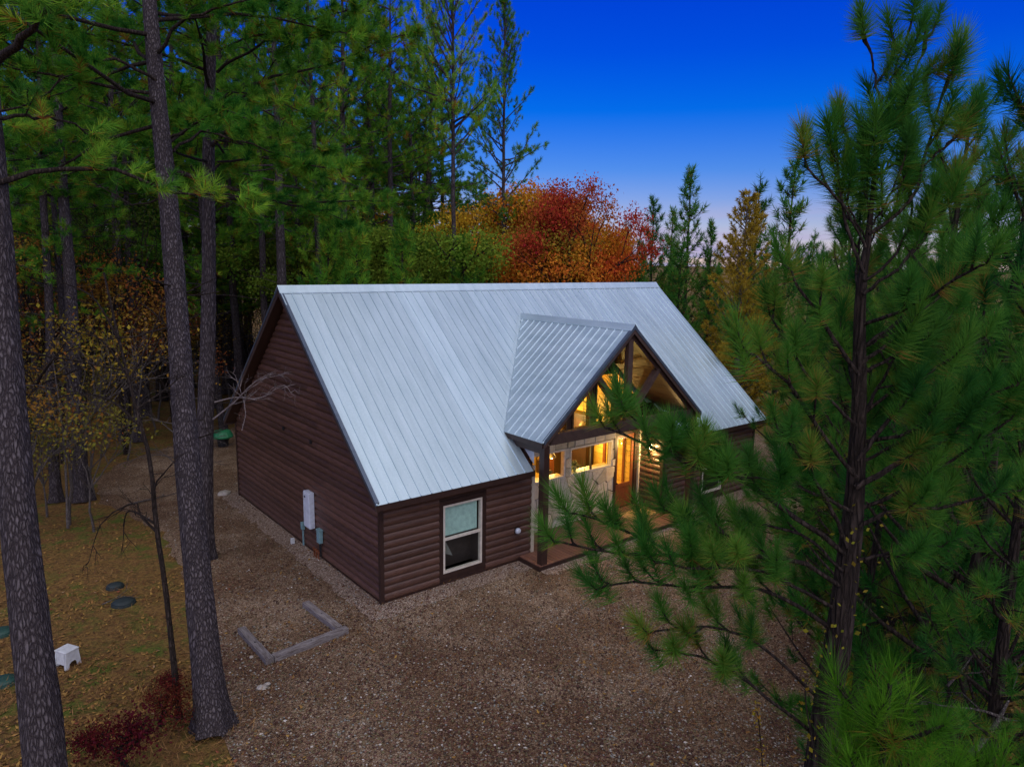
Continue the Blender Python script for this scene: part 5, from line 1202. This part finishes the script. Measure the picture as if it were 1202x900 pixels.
# a spray of yellow leaves hanging by the trunk, and leaves climbing it
def leaf_spray(label, pts, n, size, col, seed, spread=.05):
    rr = np.random.default_rng(seed); base = np.array(pts[0]); t = thing('vine', label, 'vine', tuple(base)); o0 = np.array(t.location)
    path = bez([np.array(p)-o0 for p in pts], 14); V, Fc = tube(path, np.linspace(.007, .003, 14), 5); ob('stem', mesh('stem', V, Fc, M_bark_dark), t)
    i = rr.random(n)*13; p = np.stack([np.interp(i, np.arange(14), path[:, k]) for k in range(3)], -1)+rr.normal(0, spread, (n, 3))
    nv = unit(rr.normal(0, 1, (n, 3))+np.array((0, 0, .6))); a_ = unit(np.cross(nv, rr.normal(0, 1, (n, 3)))); b_ = np.cross(nv, a_); s = size*rr.uniform(.6, 1.2, n)[:, None]
    V = np.stack([p-a_*s, p+b_*s*.7, p+a_*s, p-b_*s*.7], 1).reshape(-1, 3)
    c = ob('leaves', mesh('leaves', V, np.arange(n*4).reshape(-1, 4), M_leaf, attrs={'tint': np.repeat(rr.beta(2, 2, n), 4), 'shade': np.repeat(rr.beta(2, 2, n), 4)}), t); c.color = (*col, 1)
leaf_spray('drooping spray of small yellow leaves on the gravel left of the near pine foot', [gpt(897, 925), depthpt(892, 860, FD-.5*.3), depthpt(888, 830, FD-.5*.4)], 60, .020, (.30, .20, .02), 3, .025)
leaf_spray('yellow leafed vine climbing the near pine trunk', [depthpt(958, 930, 6.0), depthpt(976, 800, FD-.5*.95), depthpt(1000, 700, FD-.5*1.4), depthpt(1008, 620, FD-.5*1.6)], 80, .022, (.20, .17, .02), 4, .10)
leaf_spray('thin vine with sparse yellow leaves arching left of the near pine trunk', [depthpt(955, 880, 6.0), depthpt(945, 810, FD-.5*.8), depthpt(960, 785, FD-.5*1.0)], 30, .022, (.24, .18, .02), 6, .05)
# fallen limbs in the lower right and on the left
def fallen(label, pts, r_a, seed, m=M_bark_grey):
    rr = np.random.default_rng(seed); t = thing('fallen_branch', label, 'branch', tuple(pts[0])); bare_branch(t, pts, r_a, rr, .4, .5, m, .4)
fallen('grey dead limb lying across the lower right thicket', [depthpt(1140, 885, 7.2), depthpt(1165, 855, 7.3), depthpt(1182, 825, 7.5), depthpt(1195, 790, 7.8)], .04, 1)
fallen('thin bare dead branch running level in the lower right thicket', [depthpt(1185, 845, 7.0), depthpt(1150, 833, 7.1), depthpt(1100, 827, 7.3)], .018, 2)
fallen('short pale dead stick poking up in the right thicket', [depthpt(1112, 805, 7.6), depthpt(1130, 785, 7.7), depthpt(1142, 768, 7.8)], .016, 3)
fallen('long pale stick lying on the sandy clearing near the thick trunk', [gpt(150, 592, .03), gpt(180, 585, .06), gpt(212, 578, .05)], .04, 4)
fallen('bleached stick on the leaves beside the septic lids', [gpt(120, 709, .03), gpt(135, 702, .10), gpt(148, 693, .06)], .02, 5)

WOODS = {'mid-height pines of the wood': 'full crowned mid-height pines of the wood', 'pines in the left wood': 'bare-trunked pines of the left wood', 'pines behind the cabin': 'tall pines of the wood behind the ridge', 'far tree line pines': 'dark pines of the far tree line'}
for c_n in ('brown leafed', 'copper leafed', 'olive leafed', 'dull yellow', 'green leafed'): WOODS[c_n+' hardwoods in the wood'] = c_n+' hardwoods of the wood'
for c_n in ('olive', 'tan', 'yellowish'): WOODS[c_n+' understory trees'] = 'thin '+c_n+' leafed understory trees on the bank'
# ---- the wood on the left and behind
frng = np.random.default_rng(2024); placed = []
def free(p, gap):
    if -3.5 < p[0] < 19 and -4 < p[1] < 14: return False
    return all(math.hypot(p[0]-q[0], p[1]-q[1]) > gap for q in placed)
PL = {0: 'bare-trunked pine in the dark wood left of the cabin', 1: 'pine in the dark wood far behind the cabin ridge'}
cnt = 0
for k in range(600):
    u = frng.uniform(-140, 620) if k % 2 else frng.uniform(-60, 330); d = 25+frng.random()**.8*50; p = spot(u, 330, d)
    if u > 470 and d < 46: continue
    if inside(np.array([p[0]]), np.array([p[1]]), YARD)[0] or not free(p, 2.3): continue
    placed.append(p); vi = frng.integers(0, 3); g_i = 0 if u < 300 else 1
    s = frng.uniform(.8, 1.05); d_ = 1
    if u > 500: s *= .62
    tree('pine_tree', PL[g_i], 'pine tree', *PINE[vi], p[0], p[1], s*frng.uniform(.9, 1.1), frng.uniform(0, 6.28), group=('pines in the left wood', 'pines behind the cabin')[g_i], sz=s, tilt=(frng.normal(0, .02), frng.normal(0, .02)))
    cnt += 1
    if cnt >= 66: break
cnt = 0
for k in range(500):
    u = frng.uniform(300, 560) if k % 4 else frng.uniform(-140, 300); d = 24+frng.random()*34 if k % 4 else 42+frng.random()*30; p = spot(u, 330, d)
    if u > 430 and d < 44: continue
    if inside(np.array([p[0]]), np.array([p[1]]), YARD)[0] or not free(p, 2.4): continue
    placed.append(p); vi = frng.integers(0, 3); s = frng.uniform(.52, .74)
    tree('pine_tree', '', 'pine tree', *PINE[vi], p[0], p[1], s*1.25, frng.uniform(0, 6.28), group='mid-height pines of the wood', sz=s*(.8 if u > 430 else 1), tilt=(frng.normal(0, .02), frng.normal(0, .02)))
    cnt += 1
    if cnt >= 26: break
cnt = 0
for k in range(500):
    u = frng.uniform(-140, 520); d = 27+frng.random()*50; p = spot(u, 330, d)
    if inside(np.array([p[0]]), np.array([p[1]]), YARD)[0] or not free(p, 2.0): continue
    placed.append(p); ci2 = frng.integers(0, 5); col = ((.17, .075, .024), (.22, .085, .022), (.14, .13, .025), (.24, .15, .025), (.06, .11, .018))[ci2]; cn_ = ('brown leafed', 'copper leafed', 'olive leafed', 'dull yellow', 'green leafed')[ci2]
    vi = frng.integers(0, 4); s = frng.uniform(.6, 1.0)
    tree('hardwood_tree', cn_+' hardwood among the pines of the left wood', 'tree', *(THIN[vi % 2] if u < 330 and d < 58 else LEAFY[vi]), p[0], p[1], s, frng.uniform(0, 6.28), group=cn_+' hardwoods in the wood', color=tuple(c*frng.uniform(.75, 1.2) for c in col))
    cnt += 1
    if cnt >= 52: break
cnt = 0
for k in range(400):
    u = frng.uniform(-120, 330); v = frng.uniform(440, 640); p = gpt(u, v)
    if u > 250 and v > 470: continue
    if u > 130 and v > 520: continue
    if inside(np.array([p[0]]), np.array([p[1]]), YARD)[0] or not free(p, .9): continue
    placed.append(p); vi = frng.integers(0, 3); ci2 = frng.integers(0, 3); col = (OLV, (.32, .17, .03), (.30, .24, .05))[ci2]; cn_ = ('olive', 'tan', 'yellowish')[ci2]
    tree('understory_tree', 'thin '+cn_+' leafed understory tree on the bank left of the cabin', 'tree', *SPARSE[vi], p[0], p[1], frng.uniform(.5, .95), frng.uniform(0, 6.28), group=cn_+' understory trees', color=col)
    cnt += 1
    if cnt >= 40: break
# distant trees closing the view all round the clearing
cnt = 0
for k in range(300):
    u = frng.uniform(560, 1500); d = frng.uniform(48, 85); p = spot(u, 320, d)
    if not free(p, 3.2): continue
    placed.append(p); vi = frng.integers(0, 2); s = frng.uniform(.6, .92)
    if u > 930: s *= 1.15
    tree('far_pine', 'dark far pine in the tree line beyond the cabin', 'pine tree', *FARPINE[vi], p[0], p[1], s*1.15, frng.uniform(0, 6.28), group='far tree line pines', sz=s)
    cnt += 1
    if cnt >= 60: break

# look-alikes of the wood: told apart by their order from left to right
TENS = ('', '', 'twenty', 'thirty', 'forty', 'fifty', 'sixty')
ORD = ('first second third fourth fifth sixth seventh eighth ninth tenth eleventh twelfth thirteenth fourteenth fifteenth sixteenth seventeenth eighteenth nineteenth').split()
ORD += [TENS[k//10]+'-'+ORD[k % 10-1] if k % 10 else TENS[k//10][:-1]+'ieth' for k in range(20, 61)]
def bearing(o):
    d = np.array(o.matrix_basis.translation)-CAM; return float(np.dot(d, rt)/np.dot(d, fw))
from collections import defaultdict
fam = defaultdict(list)
for o in COL.objects:
    if o.get('group') in WOODS: fam[o['group']].append(o)
for g_, os_ in fam.items():
    os_.sort(key=bearing); n = len(os_)
    for i, o in enumerate(os_):
        if i <= n//2: o['label'] = ORD[i]+' from the left among the '+WOODS[g_]
        else: o['label'] = (ORD[n-1-i]+' from the right' if n-1-i else 'last on the right')+' among the '+WOODS[g_]
